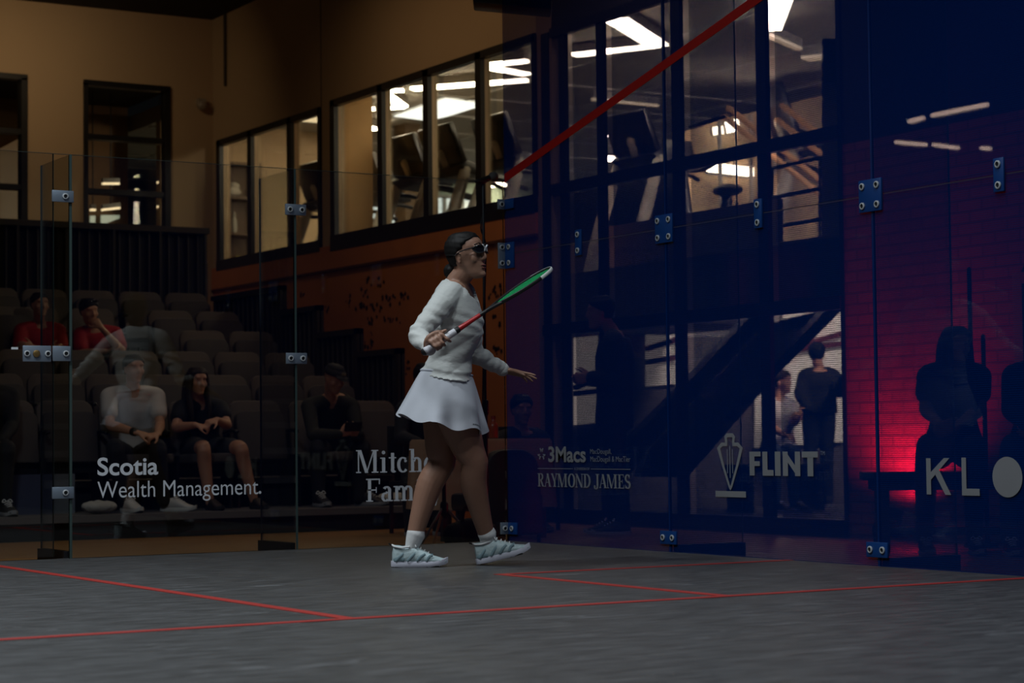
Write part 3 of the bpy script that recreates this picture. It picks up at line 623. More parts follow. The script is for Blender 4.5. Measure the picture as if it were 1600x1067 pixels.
for k in range(1, 5):
    y0 = (0, 5.09, 5.86, 6.66, 7.46)[k]; y1 = (0, 5.86, 6.66, 7.46, 9.15)[k]; zt = (0, 1.395, 1.605, 1.86, 2.10)[k]
    q = MB(); q.box((2.0, y0, GF), (2.012, y1, zt - .05)); gp_ = q.build('guard_panel', PLEAT, bl, smooth=False); q = MB(); pleats(q, (2.0, y0 + .06, 0), (0, 1, 0), 7 if k < 4 else 14, y1 - y0 - .08, GF, zt - .05, (1, 0, 0)); q.build('rib', RIB, gp_, smooth=False)
    q = MB(); q.box((1.97, y0, GF), (2.04, y0 + .06, zt)); q.box((1.97, y0, zt - .05), (2.04, y1, zt)); q.build('guard_frame', mat('guard_frame', (.03, .027, .026), .5), bl, smooth=False)
q = MB(); q.box((-6.5, 9.22, GF), (1.95, 9.235, 2.76)); gp_ = q.build('rear_panel', PLEAT, bl, smooth=False); q = MB(); pleats(q, (-6.5, 9.20, 0), (1, 0, 0), 80, 8.4, 1.2, 2.74, (0, 1, 0)); q.build('rib', RIB, gp_, smooth=False)
q = MB(); q.box((-6.5, 9.12, 2.74), (1.95, 9.26, 2.80)); q.build('rear_rail', mat('brown_rail', (.045, .032, .022), .6), bl, smooth=False)
q = MB()
for i in range(18): q.box((1.9 - i * .49, 9.13, 1.25), (1.925 - i * .49, 9.17, 2.74))
q.build('rear_posts', mat('guard_frame', (0,) * 3), bl, smooth=False)
q = MB(); q.box((1.955, 9.25, GF), (1.985, 9.30, 2.45)); q.build('corner_post', mat('bronze_post', (.16, .09, .05), .5), bl, smooth=False)

SEATB = mat('seat_fabric', (0.115, 0.092, 0.080), .85, bump=(60, .1), mottled=(8, .06)); SEATP = mat('seat_pan_fabric', (0.075, 0.064, 0.06), .85)
def rslab(w, h, th, r, n=5):
    pts = []
    for cx, cy, a0 in ((w / 2 - r, h - r, 0), (-w / 2 + r, h - r, PI / 2), (-w / 2 + .02, .02, PI), (w / 2 - .02, .02, 1.5 * PI)):
        rr_ = r if cy > .1 else .02
        for i in range(n + 1): a = a0 + PI / 2 * i / n; pts.append((cx + rr_ * math.cos(a), cy + rr_ * math.sin(a)))
    return pts
def make_seat(folded):
    t = thing('stadium_seat', 'seat', 'seat', None)
    q = MB(); q.prism(rslab(.455, .50, .05, .085), (0, .07, .37), (1, 0, 0), (0, .16, .987), (0, .05, -.005)); q.build('backrest', SEATB, t, bevel=.014)
    q = MB()
    if folded: q.prism(rslab(.43, .40, .06, .07), (0, -.03, .385), (1, 0, 0), (0, .15, .988), (0, .075, -.01))
    else: q.prism(rslab(.43, .42, .06, .07), (0, .05, .36), (1, 0, 0), (0, -1, .03), (0, 0, .07))
    q.build('seat_pan', SEATP, t, bevel=.014)
    q = MB(); q.box((-.235, -.05, 0), (-.215, .14, .42)); q.box((.215, -.05, 0), (.235, .14, .42)); q.box((-.235, .04, .30), (.235, .10, .36)); q.build('support', BLACKM, t, smooth=False)
    q = MB(); q.tube([(.243, .13, .60), (.243, .0, .62), (.243, -.12, .61)], [(.016, .024)] * 3, 8, 3); q.build('armrest', BLACK, t)
    return t
seatF = make_seat(True); seatO = make_seat(False); usedF = [False]; usedO = [False]
ORD = ('first', 'second', 'third', 'fourth', 'fifth', 'sixth', 'seventh', 'eighth', 'ninth', 'tenth')
ROWN = ('front row', 'second row', 'third row', 'fourth row', 'fifth row', 'top row')
def seat(row, j, x, occ, lab):
    src, u = (seatO, usedO) if occ else (seatF, usedF)
    o = copy_tree(src) if u[0] else src; u[0] = True
    o.location = (x, ROWY[row] + .60, DECK[row]); o['label'] = lab; o['group'] = 'grey stadium seats of the bleacher'

# ------------------------------------------------------------------ people: builder
FEM = ((-.10, .07, .07, .08), (0.0, .165, .095, .125), (.10, .165, .10, .118), (.22, .142, .098, .09), (.34, .125, .095, .082), (.48, .132, .10, .09), (.62, .146, .128, .10), (.74, .152, .120, .10), (.85, .150, .095, .095), (.93, .125, .07, .08), (1.0, .062, .056, .066))
MAL = ((-.10, .08, .08, .08), (0.0, .165, .105, .12), (.10, .165, .108, .112), (.24, .158, .11, .10), (.36, .155, .112, .10), (.50, .162, .115, .10), (.64, .175, .122, .108), (.76, .182, .115, .108), (.86, .175, .095, .10), (.93, .145, .075, .085), (1.0, .068, .062, .072))
def spine(J, t):
    a, b, c = J['pel'], J['mid'], J['neck']
    return (a * (1 - t) ** 2 + b * 2 * t * (1 - t) + c * t * t) if 0 <= t <= 1 else (a + (b - a) * 2 * t if t < 0 else c)
def torso_rings(J, tab, off=0.0, t0=-1, t1=2, n=28, rip=None, cut0=-9):
    rings = []; ts = [r for r in tab if t0 <= r[0] <= t1]
    fine = []
    for a, b in zip(ts, ts[1:]):
        for k in range(4): fine.append(tuple(a[i] + (b[i] - a[i]) * k / 4 for i in range(4)))
    fine.append(ts[-1]); fine = [r for r in fine if r[0] >= cut0]
    sp = (J['hipL'] - J['hipR']).normalized(); sn = (J['shL'] - J['shR']).normalized()
    for (t, w, df, db) in fine:
        c = spine(J, t); up = (spine(J, min(1, t + .05)) - spine(J, max(0, t - .05))).normalized()
        tt = max(0, min(1, t)); s = sp.lerp(sn, tt); s = (s - up * s.dot(up)).normalized(); f = s.cross(up)
        o = off + (rip(t) if rip else 0); pts = []
        for i in range(n):
            a = 2 * PI * i / n; ca, sa = math.cos(a), math.sin(a); e = 2.35
            r = (abs(ca) ** e + abs(sa) ** e) ** (-1 / e)
            pts.append(c + s * (ca * r * (w + o)) + f * (sa * r * ((df if sa > 0 else db) + o)))
        rings.append(pts)
    return rings
HEADR = ((-.113, .064, .032, .018), (-.104, .076, .006, .030), (-.088, .081, -.024, .041), (-.066, .0805, -.045, .050), (-.045, .083, -.064, .059), (-.022, .083, -.080, .065), (.0, .080, -.088, .0685), (.02, .077, -.093, .071), (.038, .083, -.096, .073), (.06, .079, -.094, .0715), (.078, .068, -.086, .064), (.094, .046, -.068, .048), (.104, .02, -.042, .028))
def head_rings(c, F, U, s=1.0, off=0.0, z0=-1, hair=None, n=32):
    L = U.cross(F); rings = []; sub = []
    rs = [r for r in HEADR if r[0] >= z0]
    for a, b in zip(rs, rs[1:]):
        for k in range(3): sub.append(tuple(a[i] + (b[i] - a[i]) * k / 3 for i in range(4)))
    sub.append(rs[-1])
    for (z, yf, yb, hw) in sub:
        cy = (yf + yb) / 2; hy = (yf - yb) / 2; pts = []
        for i in range(n):
            a = 2 * PI * i / n; x, y = math.cos(a), math.sin(a); e = 2.15
            r = (abs(x) ** e + abs(y) ** e) ** (-1 / e); px_, py_ = x * r * (hw + off), cy + y * r * (hy + off)
            if hair is not None:
                lim = hair(z)
                if py_ > lim: px_ *= (hw - .006) / (hw + off); py_ = cy + y * r * (hy - .006)
            pts.append(c + L * (px_ * s) + F * (py_ * s) + U * ((z + (off if z > .09 else 0)) * s))
        rings.append(pts)
    return rings
def add_head(mb, c, F, U, s=1.0, mouth=True):
    L = U.cross(F); P = lambda x, y, z: c + (L * x + F * y + U * z) * s
    mb.skin(head_rings(c, F, U, s))
    mb.tube([P(0, .078, .032), P(0, .087, .010), P(0, .097, -.016), P(0, .092, -.027)], [.0075 * s, .0078 * s, .0098 * s, .0085 * s], 10, 3)
    for sx in (-1, 1):
        mb.ball(P(sx * .0105, .084, -.026), .0085 * s, 10)
        mb.ell(P(sx * .033, .079, .036), L * .024 * s, F * .010 * s, U * .007 * s, 10, 6)
        mb.ell(P(sx * .040, .058, -.020), L * .024 * s, F * .018 * s, U * .026 * s, 12, 8)
        mb.ell(P(sx * .070, -.010, -.002), L * .008 * s, (F * .018 + L * sx * .006) * s, (U * .031 - F * .006) * s, 10, 8)
        mb.ball(P(sx * .071, -.002, -.030), .008 * s, 8)
    mb.ell(P(0, .0805, -.055), L * .022 * s, F * .0085 * s, U * .006 * s, 12, 6)
    mb.ell(P(0, .0785, -.069), L * .019 * s, F * .009 * s, U * .0062 * s, 12, 6)
    mb.ell(P(0, .074, -.096), L * .022 * s, F * .014 * s, U * .014 * s, 12, 6)
def face_parts(root, c, F, U, s=1.0):
    L = U.cross(F); P = lambda x, y, z: c + (L * x + F * y + U * z) * s
    for sx in (-1, 1):
        q = MB(); q.ell(P(sx * .032, .0745, .017), L * .0135 * s, F * .0085 * s, U * .0075 * s, 12, 8); q.build('eye', mat('eye_white', (.55, .52, .5), .25), root)
        q = MB(); q.ell(P(sx * .032, .0822, .017), L * .0055 * s, F * .0018 * s, U * .0055 * s, 10, 6); q.build('iris', mat('dark_iris', (.02, .012, .008), .2), root)
        q = MB(); q.tube([P(sx * .015, .090, .040), P(sx * .033, .091, .046), P(sx * .052, .076, .041)], [(.0028 * s, .004 * s)] * 3, 8, 4); q.build('eyebrow', HAIRM, root)
    q = MB(); q.ell(P(0, .0835, -.0555), L * .0205 * s, F * .0075 * s, U * .0045 * s, 14, 6); q.ell(P(0, .0820, -.0680), L * .0175 * s, F * .0075 * s, U * .005 * s, 14, 6)
    q.build('lips', mat('lip_skin', (.30, .10, .085), .4), root)
    q = MB(); q.ell(P(0, .0865, -.0615), L * .014 * s, F * .003 * s, U * .0030 * s, 10, 6); q.build('mouth', mat('mouth_dark', (.02, .006, .005), .5), root)
def add_hand(mb, w, d, nrm, thumb, curl=.35, spread=.08, s=1.0, splay=None):
    """w wrist, d towards the fingers, nrm out of the palm, thumb the side the thumb leaves"""
    d = Vector(d).normalized(); nrm = Vector(nrm); nrm = (nrm - d * nrm.dot(d)).normalized()
    lat = d.cross(nrm); lat = lat if lat.dot(Vector(thumb)) > 0 else -lat
    mb.tube([w - d * .02 * s, w + d * .02 * s, w + d * .055 * s, w + d * .088 * s], [(.019 * s, .026 * s), (.017 * s, .031 * s), (.0145 * s, .040 * s), (.011 * s, .040 * s)], 14, 3, ref=nrm)
    for i, (x, l, r) in enumerate(((.030, .070, .0082), (.0105, .078, .0085), (-.0095, .073, .0082), (-.029, .057, .0072))):
        base = w + d * (.084 - .004 * abs(i - 1)) * s + lat * x * s
        sp_ = (spread if splay is None else splay[i]) * (x / .03 if splay is None else 1)
        q = (d + lat * sp_).normalized(); pts = [base - d * .02 * s, base]; a = 0; p = base
        for j, f in enumerate((.44, .31, .25)):
            a += curl * (1.0, 1.25, .9)[j] if not isinstance(curl, (list, tuple)) else curl[i] * (1.0, 1.25, .9)[j]
            p = p + (q * math.cos(a) + nrm * math.sin(a)) * l * f * s; pts.append(p)
        mb.tube(pts, [r * s, r * s, r * s * .95, r * s * .88, r * s * .75], 8, 3)
    b = w + d * .022 * s + lat * .024 * s; q = (d * .62 + lat * .75 + nrm * .25).normalized(); q2 = (d * .9 + lat * .3 + nrm * .3).normalized()
    mb.tube([b - q * .01 * s, b + q * .03 * s, b + q * .045 * s + q2 * .022 * s, b + q * .048 * s + q2 * .045 * s], [.0125 * s, .0105 * s, .0095 * s, .0075 * s], 8, 3)
def arm_pts(J, sd): return [J['sh' + sd], J['el' + sd], J['wr' + sd]]
def bent(a, b, c, k=.5):
    """limb centreline with rounded joint"""
    return [a, a.lerp(b, .33), a.lerp(b, .75), b, b.lerp(c, .25), b.lerp(c, .6), c]
def add_arm(mb, J, sd, g=1.0, off=0.0, upto=1.0):
    R = [(.052), (.048), (.041), (.038), (.041), (.033), (.025)]
    P = bent(*arm_pts(J, sd)); n = 7 if upto >= 1 else max(2, int(upto * 7))
    mb.tube(P[:n], [r * g + off for r in R[:n]], 14, 4)
def add_leg(mb, J, sd, g=1.0, off=0.0, a=0, b=7, fem=True):
    P = bent(J['hip' + sd], J['kn' + sd], J['an' + sd])
    back = J.get('legback', V(0, 1, 0))
    P[5] = P[5]; P[4] = P[4] + back * .014; P[5] = P[5] + back * .010
    R = [.086, .080, .064, .055, .055, .046, .034] if fem else [.085, .078, .062, .056, .055, .046, .036]
    mb.tube(P[a:b], [r * g + off for r in R[a:b]], 18, 4)
def shoe(parent, heel, d, up, mU, mS, L=.27, laces=True, name='shoe', lacem=None, detail=False):
    """heel: ground point under the heel; d toe direction; up normal of the sole"""
    d = Vector(d).normalized(); up = Vector(up); up = (up - d * up.dot(d)).normalized(); s = d.cross(up); k = L / .27
    P = lambda x, y, z: heel + (s * x + d * y + up * z) * k
    q = MB(); rings = []
    for (y, zb, zt, hw) in ((.002, .018, .070, .014), (.010, .012, .106, .027), (.035, .012, .104, .035), (.07, .012, .094, .038), (.105, .012, .100, .039), (.13, .012, .092, .041), (.165, .012, .074, .045), (.20, .012, .054, .045), (.235, .014, .044, .038), (.257, .018, .036, .026), (.267, .022, .03, .010)):
        pts = []
        for i in range(20):
            a = 2 * PI * i / 20; c_, s2 = math.cos(a), math.sin(a); e = 2.6 if s2 < 0 else (3.8 if y < .125 else 2.2)
            r = (abs(c_) ** e + abs(s2) ** e) ** (-1 / e); pts.append(P(c_ * r * hw, y, (zb + zt) / 2 + s2 * r * (zt - zb) / 2))
        rings.append(pts)
    o = q.skin(rings).build(name, mU, parent)
    q = MB(); out = []
    for (y, hw) in ((-.004, .012), (.006, .026), (.03, .034), (.08, .036), (.13, .041), (.18, .047), (.22, .043), (.25, .031), (.268, .012)): out.append((y, hw))
    prof = [(hw, y) for y, hw in out] + [(-hw, y) for y, hw in reversed(out)]
    def lift(y): return max(0, (y - .19)) ** 2 * 3.2 + (.004 if y < .01 else 0)
    q.skin([[P(x * f, y, z + lift(y)) for x, y in prof] for z, f in ((.0, .92), (.006, 1.0), (.020, 1.02), (.027, .97))]).build('sole', mS, o)
    if detail:
        for sx in (-1, 1):
            q = MB()
            for y0, y1, hw0, hw1 in ((.020, .060, .0335, .0385), (.075, .115, .0395, .0405), (.120, .160, .0415, .045), (.165, .195, .0455, .0462)):
                q.tube([P(sx * (hw0 + .0006), y0, .030), P(sx * (hw1 + .0012), (y0 + y1) / 2, .052), P(sx * (hw1 - .004), y1, .070 - max(0, y1 - .12) * .18)], [(.0018, .0062)] * 3, 8, 3, ref=s)
            q.tube([P(sx * .0275, .012, .032), P(sx * .034, .03, .040), P(sx * .037, .06, .036)], [(.0018, .010)] * 3, 8, 3, ref=s)
            q.build('overlay', mat('teal_overlay', (.24, .35, .39), .6), o)
        q = MB(); q.obox(P(0, .195, .004), s * .043, d * .030, up * .0035); q.obox(P(0, .05, .001), s * .032, d * .035, up * .002); q.build('outsole', BLACK, o, bevel=.001)
        q = MB(); q.tube([P(-.030, .014, .100), P(-.038, .045, .094), P(-.037, .085, .098)], [.0045] * 3, 8, 4); q.tube([P(.030, .014, .100), P(.038, .045, .094), P(.037, .085, .098)], [.0045] * 3, 8, 4); q.tube([P(-.03, .014, .1), P(0, .002, .106), P(.03, .014, .1)], [.0045] * 3, 8, 4); q.build('collar', SOCK, o)
        q = MB(); q.tube([P(-.008, .000, .104), P(-.008, -.012, .112), P(.008, -.012, .112), P(.008, .0, .104)], [.003] * 4, 6, 3); q.build('pull_tab', BLACK, o)
    if laces:
        q = MB()
        for i in range(4):
            y = .118 + .018 * i; z = .099 - .0105 * i + (-.002 if i else 0)
            q.tube([P(-.024, y, z - .004), P(0, y + .004, z + .006), P(.024, y, z - .004)], [.0032] * 3, 6, 4)
        for sx in (-1, 1): q.tube([P(0, .106, .096), P(sx * .02, .110, .116), P(sx * .036, .116, .098), P(sx * .01, .112, .098)], [.003] * 4, 6, 4)
        q.build('laces', lacem or SOCK, o)
    return o
def mkJ(**k):
    J = {a: Vector(b) for a, b in k.items()}
    if 'mid' not in J: J['mid'] = J['pel'].lerp(J['neck'], .5)
    return J
def hair_short(root, c, F, U, s, m, back=-.06, front=.055, name='hair'):
    def lim(z): return -.03 + .105 * max(0, min(1, (z + .01) / .07)) + (.2 if z > .068 else 0)
    MB().skin(head_rings(c, F, U, s, .010, back, lim)).build(name, m, root, voxel=.008, iters=2)
def hair_long(root, c, F, U, s, m, length=.30):
    L = U.cross(F); P = lambda x, y, z: c + (L * x + F * y + U * z) * s
    def lim(z): return .0 + .072 * max(0, min(1, z / .07)) + (.2 if z > .074 else 0)
    q = MB().skin(head_rings(c, F, U, s, .014, -.06, lim))
    for sx in (-1, 1):
        q.tube([P(sx * .055, .03, .08), P(sx * .080, .012, .0), P(sx * .084, .018, -.10), P(sx * .085, .055, -.10 - length * .55), P(sx * .075, .075, -.10 - length)], [(.02, .03), (.022, .035), (.022, .036), (.022, .034), (.01, .015)], 10, 4, ref=L)
    q.tube([P(0, -.085, .05), P(0, -.10, -.06), P(0, -.10, -.10 - length * .5)], [(.03, .07), (.03, .085), (.02, .085)], 12, 4, ref=F)
    q.build('hair', m, root, voxel=.009, iters=3)
def person(lab, J, tab, skin, vox=.0085, group='spectators', hands=None, arms=1.0, s=1.0):
    base = (J['anL'] + J['anR']) / 2; root = thing('person', lab, 'person', group)
    q = MB(); q.skin(torso_rings(J, tab, -.004))
    F = J['hF'].normalized(); U = J['hU']; U = (U - F * U.dot(F)).normalized(); J['hF'] = F; J['hU'] = U
    add_head(q, J['head'], F, U, s)
    q.tube([J['neck'] - (J['neck'] - J['pel']).normalized() * .06, J['neck'], J['head'] - U * .06 - F * .022], [.062, .052, .050], 14, 4)
    up = (J['neck'] - J['pel']).normalized()
    for sd in 'LR':
        q.tube([J['neck'] - up * .03, J['sh' + sd].lerp(J['neck'], .45), J['sh' + sd]], [.05, .052, .05], 12, 4)
        add_arm(q, J, sd, arms); add_leg(q, J, sd, fem=tab is FEM)
        if hands:
            d, n_, th, cu = hands[sd]; add_hand(q, J['wr' + sd], d, n_, th, cu, s=s)
    q.build('body', skin, root, voxel=vox, iters=2)
    return root
def tee(root, J, tab, m, sleeve=.45, off=.014, t1=.99, name='shirt', vox=.012, t0=.0):
    q = MB(); q.skin(torso_rings(J, tab, off, t0, t1))
    for sd in 'LR':
        up = (J['neck'] - J['pel']).normalized()
        q.tube([J['neck'].lerp(J['sh' + sd], .22) - up * .026, J['neck'].lerp(J['sh' + sd], .5) - up * .008, J['sh' + sd]], [.054 + off * .4, .056 + off * .5, .052 + off], 14, 4)
        if sleeve < .99:
            a, b = J['sh' + sd], J['el' + sd]; q.tube([a, a.lerp(b, sleeve * .6), a.lerp(b, sleeve * 1.25)], [.055 + off, .054 + off, .055 + off], 14, 4)
        else: add_arm(q, J, sd, 1.0, off)
    q.build(name, m, root, voxel=vox, iters=3)
def trousers(root, J, tab, m, b=7, off=.014, name='trousers', fem=False):
    q = MB(); q.skin(torso_rings(J, tab, off * .7, -1, .16))
    for sd in 'LR': add_leg(q, J, sd, 1.0, off, 0, b, fem)
    q.build(name, m, root, voxel=.012, iters=3)

# ------------------------------------------------------------------ the player
D0 = 9.8
PJ = mkJ(pel=at(693, 607, D0), mid=at(703, 545, D0 - .02), neck=at(716, 441, D0 - .06), head=at(729, 400, D0 - .08),
         shR=at(691, 474, D0 - .22), elR=at(652, 524, D0 - .33), wrR=at(671, 545, D0 - .45),
         shL=at(727, 469, D0 + .13), elL=at(743, 553, D0 + .24), wrL=at(787, 578, D0 + .33),
         hipR=at(706, 640, D0 - .07), knR=at(741, 722, D0 - .03), anR=at(763, 846, D0 + .10),
         hipL=at(688, 640, D0 + .07), knL=at(690, 724, D0 + .05), anL=at(645, 848, D0))
SR = V(0.856, -0.517, 0); SB = V(.5167, .8548, 0)                 # to the right of the frame / away from the camera
PJ['legback'] = -SR
hf = (SR * .88 - SB * .46 + V(0, 0, .10)).normalized(); PJ['hF'] = hf; PJ['hU'] = V(0, 0, 1) - SR * .10
grip_d = (at(861, 419, 9.42) - at(664, 549, 9.30)).normalized()
PF = ((-.12, .06, .06, .07), (0.0, .170, .112, .135), (.10, .168, .108, .125), (.22, .145, .105, .098), (.34, .126, .102, .076), (.48, .134, .112, .076), (.62, .146, .140, .082), (.74, .152, .130, .092), (.85, .148, .100, .098), (.93, .125, .075, .088), (1.0, .060, .056, .066))
root = thing('person', 'squash player in pale long sleeved top and skirt striding across the court', 'person', None)
q = MB(); q.skin(torso_rings(PJ, PF, -.006))
HU = (PJ['hU'] - hf * PJ['hU'].dot(hf)).normalized(); HC = PJ['head']
add_head(q, HC, hf, HU, 1.0)
q.tube([PJ['neck'] - V(0, 0, .08) - SR * .02, PJ['neck'] + V(0, 0, .005) - SR * .004, HC - HU * .075 - hf * .022, HC - HU * .04 - hf * .02], [.062, .052, .050, .050], 16, 4)
for sd in 'LR':
    q.tube([PJ['neck'] - V(0, 0, .03), PJ['sh' + sd].lerp(PJ['neck'], .45), PJ['sh' + sd]], [.05, .05, .05], 12, 4)
    add_arm(q, PJ, sd, .86)
    P = bent(PJ['hip' + sd], PJ['kn' + sd], PJ['an' + sd]); P[4] = P[4] - SR * .020; P[5] = P[5] - SR * .014; P[1] = P[1] + SR * .006
    q.tube(P, [.088, .090, .076, .063, .064, .050, .035], 20, 4)
    q.ell(PJ['kn' + sd] + SR * .040 + V(0, 0, .002), SB * .034, SR * .026, V(0, 0, .042))
    q.tube([PJ['an' + sd], PJ['an' + sd] - V(0, 0, .02)], [.030, .028], 12)
# left hand, open and reaching
hd = (SR * .93 + V(0, 0, -.22) + SB * .1)
add_hand(q, PJ['wrL'] + hd.normalized() * .012, hd, V(0, 0, -1) - SB * .25, -SB * .9 + V(0, 0, .3), curl=[.03, .08, .16, .25], splay=[.26, .06, -.08, -.22], s=.95)
# right hand closed round the racket grip
G0 = at(664, 549, 9.30); n1 = (-FW - grip_d * (-FW).dot(grip_d)).normalized(); n2 = grip_d.cross(n1); n2 = n2 if n2.z > 0 else -n2   # n1 towards the camera, n2 up
def gp(al, ang, r): return G0 + grip_d * al + (n1 * math.cos(ang) + n2 * math.sin(ang)) * r
HB = .018
# palm lies above and behind the grip, knuckles towards the camera
q.tube([PJ['wrR'] - grip_d * .004, gp(.045, 1.9, .034), gp(.075, 1.75, .036), gp(.102, 1.65, .032)], [(.022, .026), (.017, .030), (.016, .032), (.013, .024)], 14, 4, ref=n2)
for al, r, a0, a1, tip in ((.040, .0078, 1.35, -1.9, .0), (.057, .0086, 1.3, -2.1, .0), (.076, .0088, 1.3, -2.1, .004), (.099, .0086, 1.25, -1.9, .012)):
    pts = []
    for k in range(7):
        t = k / 6; a = a0 + (a1 - a0) * t; kn = .007 if k in (1, 3) else 0
        pts.append(gp(al + .012 * t + tip * t, a, HB + r * .9 + kn))
    q.tube(pts, [r * 1.02, r * 1.08, r, r * 1.02, r * .95, r * .9, r * .78], 8, 3)
q.tube([gp(.058, 2.4, .03), gp(.085, 2.2, .033), gp(.112, 1.75, .030), gp(.130, 1.2, .029)], [.014, .012, .0105, .0085], 8, 4)
body = q.build('body', SKIN_A, root, voxel=.0048, iters=3)
face_parts(root, HC, hf, HU)
# hair drawn back into a low bun
Lh = HU.cross(hf); PP = lambda x, y, z: HC + Lh * x + hf * y + HU * z
def hl(z): return -.030 + .115 * max(0, min(1, (z + .02) / .115)) ** 1.15
q = MB(); q.skin(head_rings(HC, hf, HU, 1.0, .009, -.062, hl)); q.ell(PP(0, -.098, -.058), Lh * .034, hf * .030, HU * .036); q.ell(PP(0, -.085, -.055), Lh * .042, hf * .03, HU * .03)
q.build('hair', HAIRM, root, voxel=.006, iters=3, disp=lambda c, n: .0005 * math.sin(c.z * 260 + c.x * 90))
# eye guard
eg = MB(); lens = MB()
for sx in (-1, 1):
    pts = [PP(sx * .006, .099, .024), PP(sx * .014, .101, .031), PP(sx * .036, .100, .036), PP(sx * .058, .086, .032), PP(sx * .066, .070, .022), PP(sx * .054, .083, .004), PP(sx * .034, .096, .0), PP(sx * .014, .102, .008), PP(sx * .006, .099, .024)]
    eg.tube(pts, [.0030] * 9, 8, 4)
    lens.add(pts[:-1], [tuple(range(8))])
    eg.tube([PP(sx * .064, .072, .026), PP(sx * .078, .04, .022), PP(sx * .082, .0, .012), PP(sx * .079, -.02, .002)], [(.0035, .007), (.003, .0075), (.0025, .005), (.0025, .004)], 8, 4)
    lens.tube([PP(sx * .070, .060, .018), PP(sx * .078, .036, .016)], [(.0015, .008)] * 2, 6)
nb = MB(); nb.tube([PP(-.020, .103, .036), PP(-.008, .104, .026), PP(0, .107, .024), PP(.008, .104, .026), PP(.020, .103, .036)], [.0040] * 5, 8, 3); nb.tube([PP(-.006, .106, .024), PP(-.012, .104, .008)], [.003] * 2, 8); nb.tube([PP(.006, .106, .024), PP(.012, .104, .008)], [.003] * 2, 8)
g_ = eg.build('eye_guard', mat('dark_frame', (.03, .03, .035), .22), root); g_['label'] = 'sporty eye guard with dark lenses and pale frame'
nb.build('nose_bridge', mat('white_frame', (.6, .62, .65), .3), g_); lens.build('lens', mat('smoked_lens', (.012, .012, .016), .08), g_, smooth=False)
q = MB(); q.tube([PP(0, -.098, .012), PP(.06, -.07, .012), PP(.079, -.02, .004)], [(.002, .006)] * 3, 6, 4); q.tube([PP(0, -.098, .012), PP(-.06, -.07, .012), PP(-.079, -.02, .004)], [(.002, .006)] * 3, 6, 4); q.build('strap', BLACK, g_)
q = MB(); ck = [PP(0, 0, 0)]
# long sleeved top with gathered hem
def rip(t): return ((.002 + .006 * math.sin((t - .12) * 165)) if t < .27 else .003)
def fold(c, n):
    p = c - PJ['mid']; a = p.dot(SR); z = p.z; b = p.dot(SB)
    w1 = math.exp(-((z + .02) / .11) ** 2) * .0085 * (abs(math.sin(a * 19 - z * 31 + b * 5)) - .6)
    w2 = math.exp(-((z - .12) / .05) ** 2) * .0032 * math.sin(z * 120 + a * 36 + b * 12)
    w3 = .0014 * noise.noise(V(a * 14, b * 14, z * 30))
    for e, k in ((PJ['elR'], .0026), (PJ['elL'], .0022), (PJ['elL'].lerp(PJ['wrL'], .6), .0022), (PJ['elR'].lerp(PJ['shR'], .4), .0022), (PJ['elR'].lerp(PJ['wrR'], .5), .0022)):
        d = (c - e).length; w3 += math.exp(-(d / .07) ** 2) * k * math.sin((c - e).dot((PJ['shR'] - PJ['elR']).normalized() if e.x < PJ['mid'].x - .1 else (PJ['wrL'] - PJ['elL']).normalized()) * 150)
    nk = c - PJ['neck']; a_ = nk.dot(SR); over = nk.z - (.008 - .74 * (a_ + .042))
    lat = abs(nk.dot(SB) + .005)
    if over > 0 and nk.z > -.16 and lat < .078 - max(0, a_) * .35: return -.022 * min(1, over / .006)
    return w1 + w2 + w3
q = MB(); q.skin(torso_rings(PJ, PF, .006, .10, 1.0, 40, rip, .15))
for sd in 'LR':
    q.tube([PJ['neck'].lerp(PJ['sh' + sd], .2) - V(0, 0, .026), PJ['neck'].lerp(PJ['sh' + sd], .5) - V(0, 0, .006), PJ['sh' + sd]], [.056, .060, .060], 16, 4)
    P = bent(PJ['sh' + sd], PJ['el' + sd], PJ['wr' + sd]); P[-1] = P[-1].lerp(P[-2], .12)
    q.tube(P, [.058, .054, .047, .0435, .0445, .038, .0325], 16, 4)
# collar sits round the neck, open in a V at the front
q.tube([PJ['neck'] - V(0, 0, .035) - SR * .012, PJ['neck'] - V(0, 0, .012) - SR * .016], [.066, .058], 20)
top = q.build('long_sleeved_top', SHIRTW, root, voxel=.0055, iters=3, disp=fold)
q = MB()
for sd, nn in (('L', 1), ('R', 1)):
    c = PJ['wr' + sd].lerp(PJ['el' + sd], .045); d = (PJ['wr' + sd] - PJ['el' + sd]).normalized(); q.tube([c - d * .006, c + d * .006], [.0345, .0335], 16)
q.build('cuff', SHIRTW, top)
# skirt with flared folds
W0 = at(698, 583, D0); W1 = at(690, 665, D0 - .01)
rings = []; NS_ = 120
for k in range(19):
    t = k / 18; c = W0.lerp(W1, t); c.z += 0
    ra = .120 + (.212 - .120) * (t ** .85); rb = .140 + (.225 - .140) * (t ** .8)
    pts = []
    for i in range(NS_):
        a = 2 * PI * i / NS_
        f = 1 + t * t * (.058 * math.sin(7 * a + .6) + .026 * math.sin(12 * a + 2.1)) + .006 * math.sin(5 * a) * t
        x = math.cos(a) * ra * f; y = math.sin(a) * rb * f
        zz = -t * (.036 * math.cos(a)) + t * .012 * math.sin(7 * a + .6) - (1 - t) * .012 * math.cos(a) * 1.2
        if math.cos(a) < -.2: zz += .018 * t * (-math.cos(a))
        pts.append(c + SR * x + SB * y + V(0, 0, zz))
    rings.append(pts)
inner = [[p + (rings[k][0] - rings[k][0]) + ((W0.lerp(W1, k / 18)) - p).normalized() * .004 for p in rings[k]] for k in range(18, -1, -1)]
q = MB(); q.skin(rings + inner, cap=False); sk_ = q.build('skirt', SKIRTM, root)
q = MB()
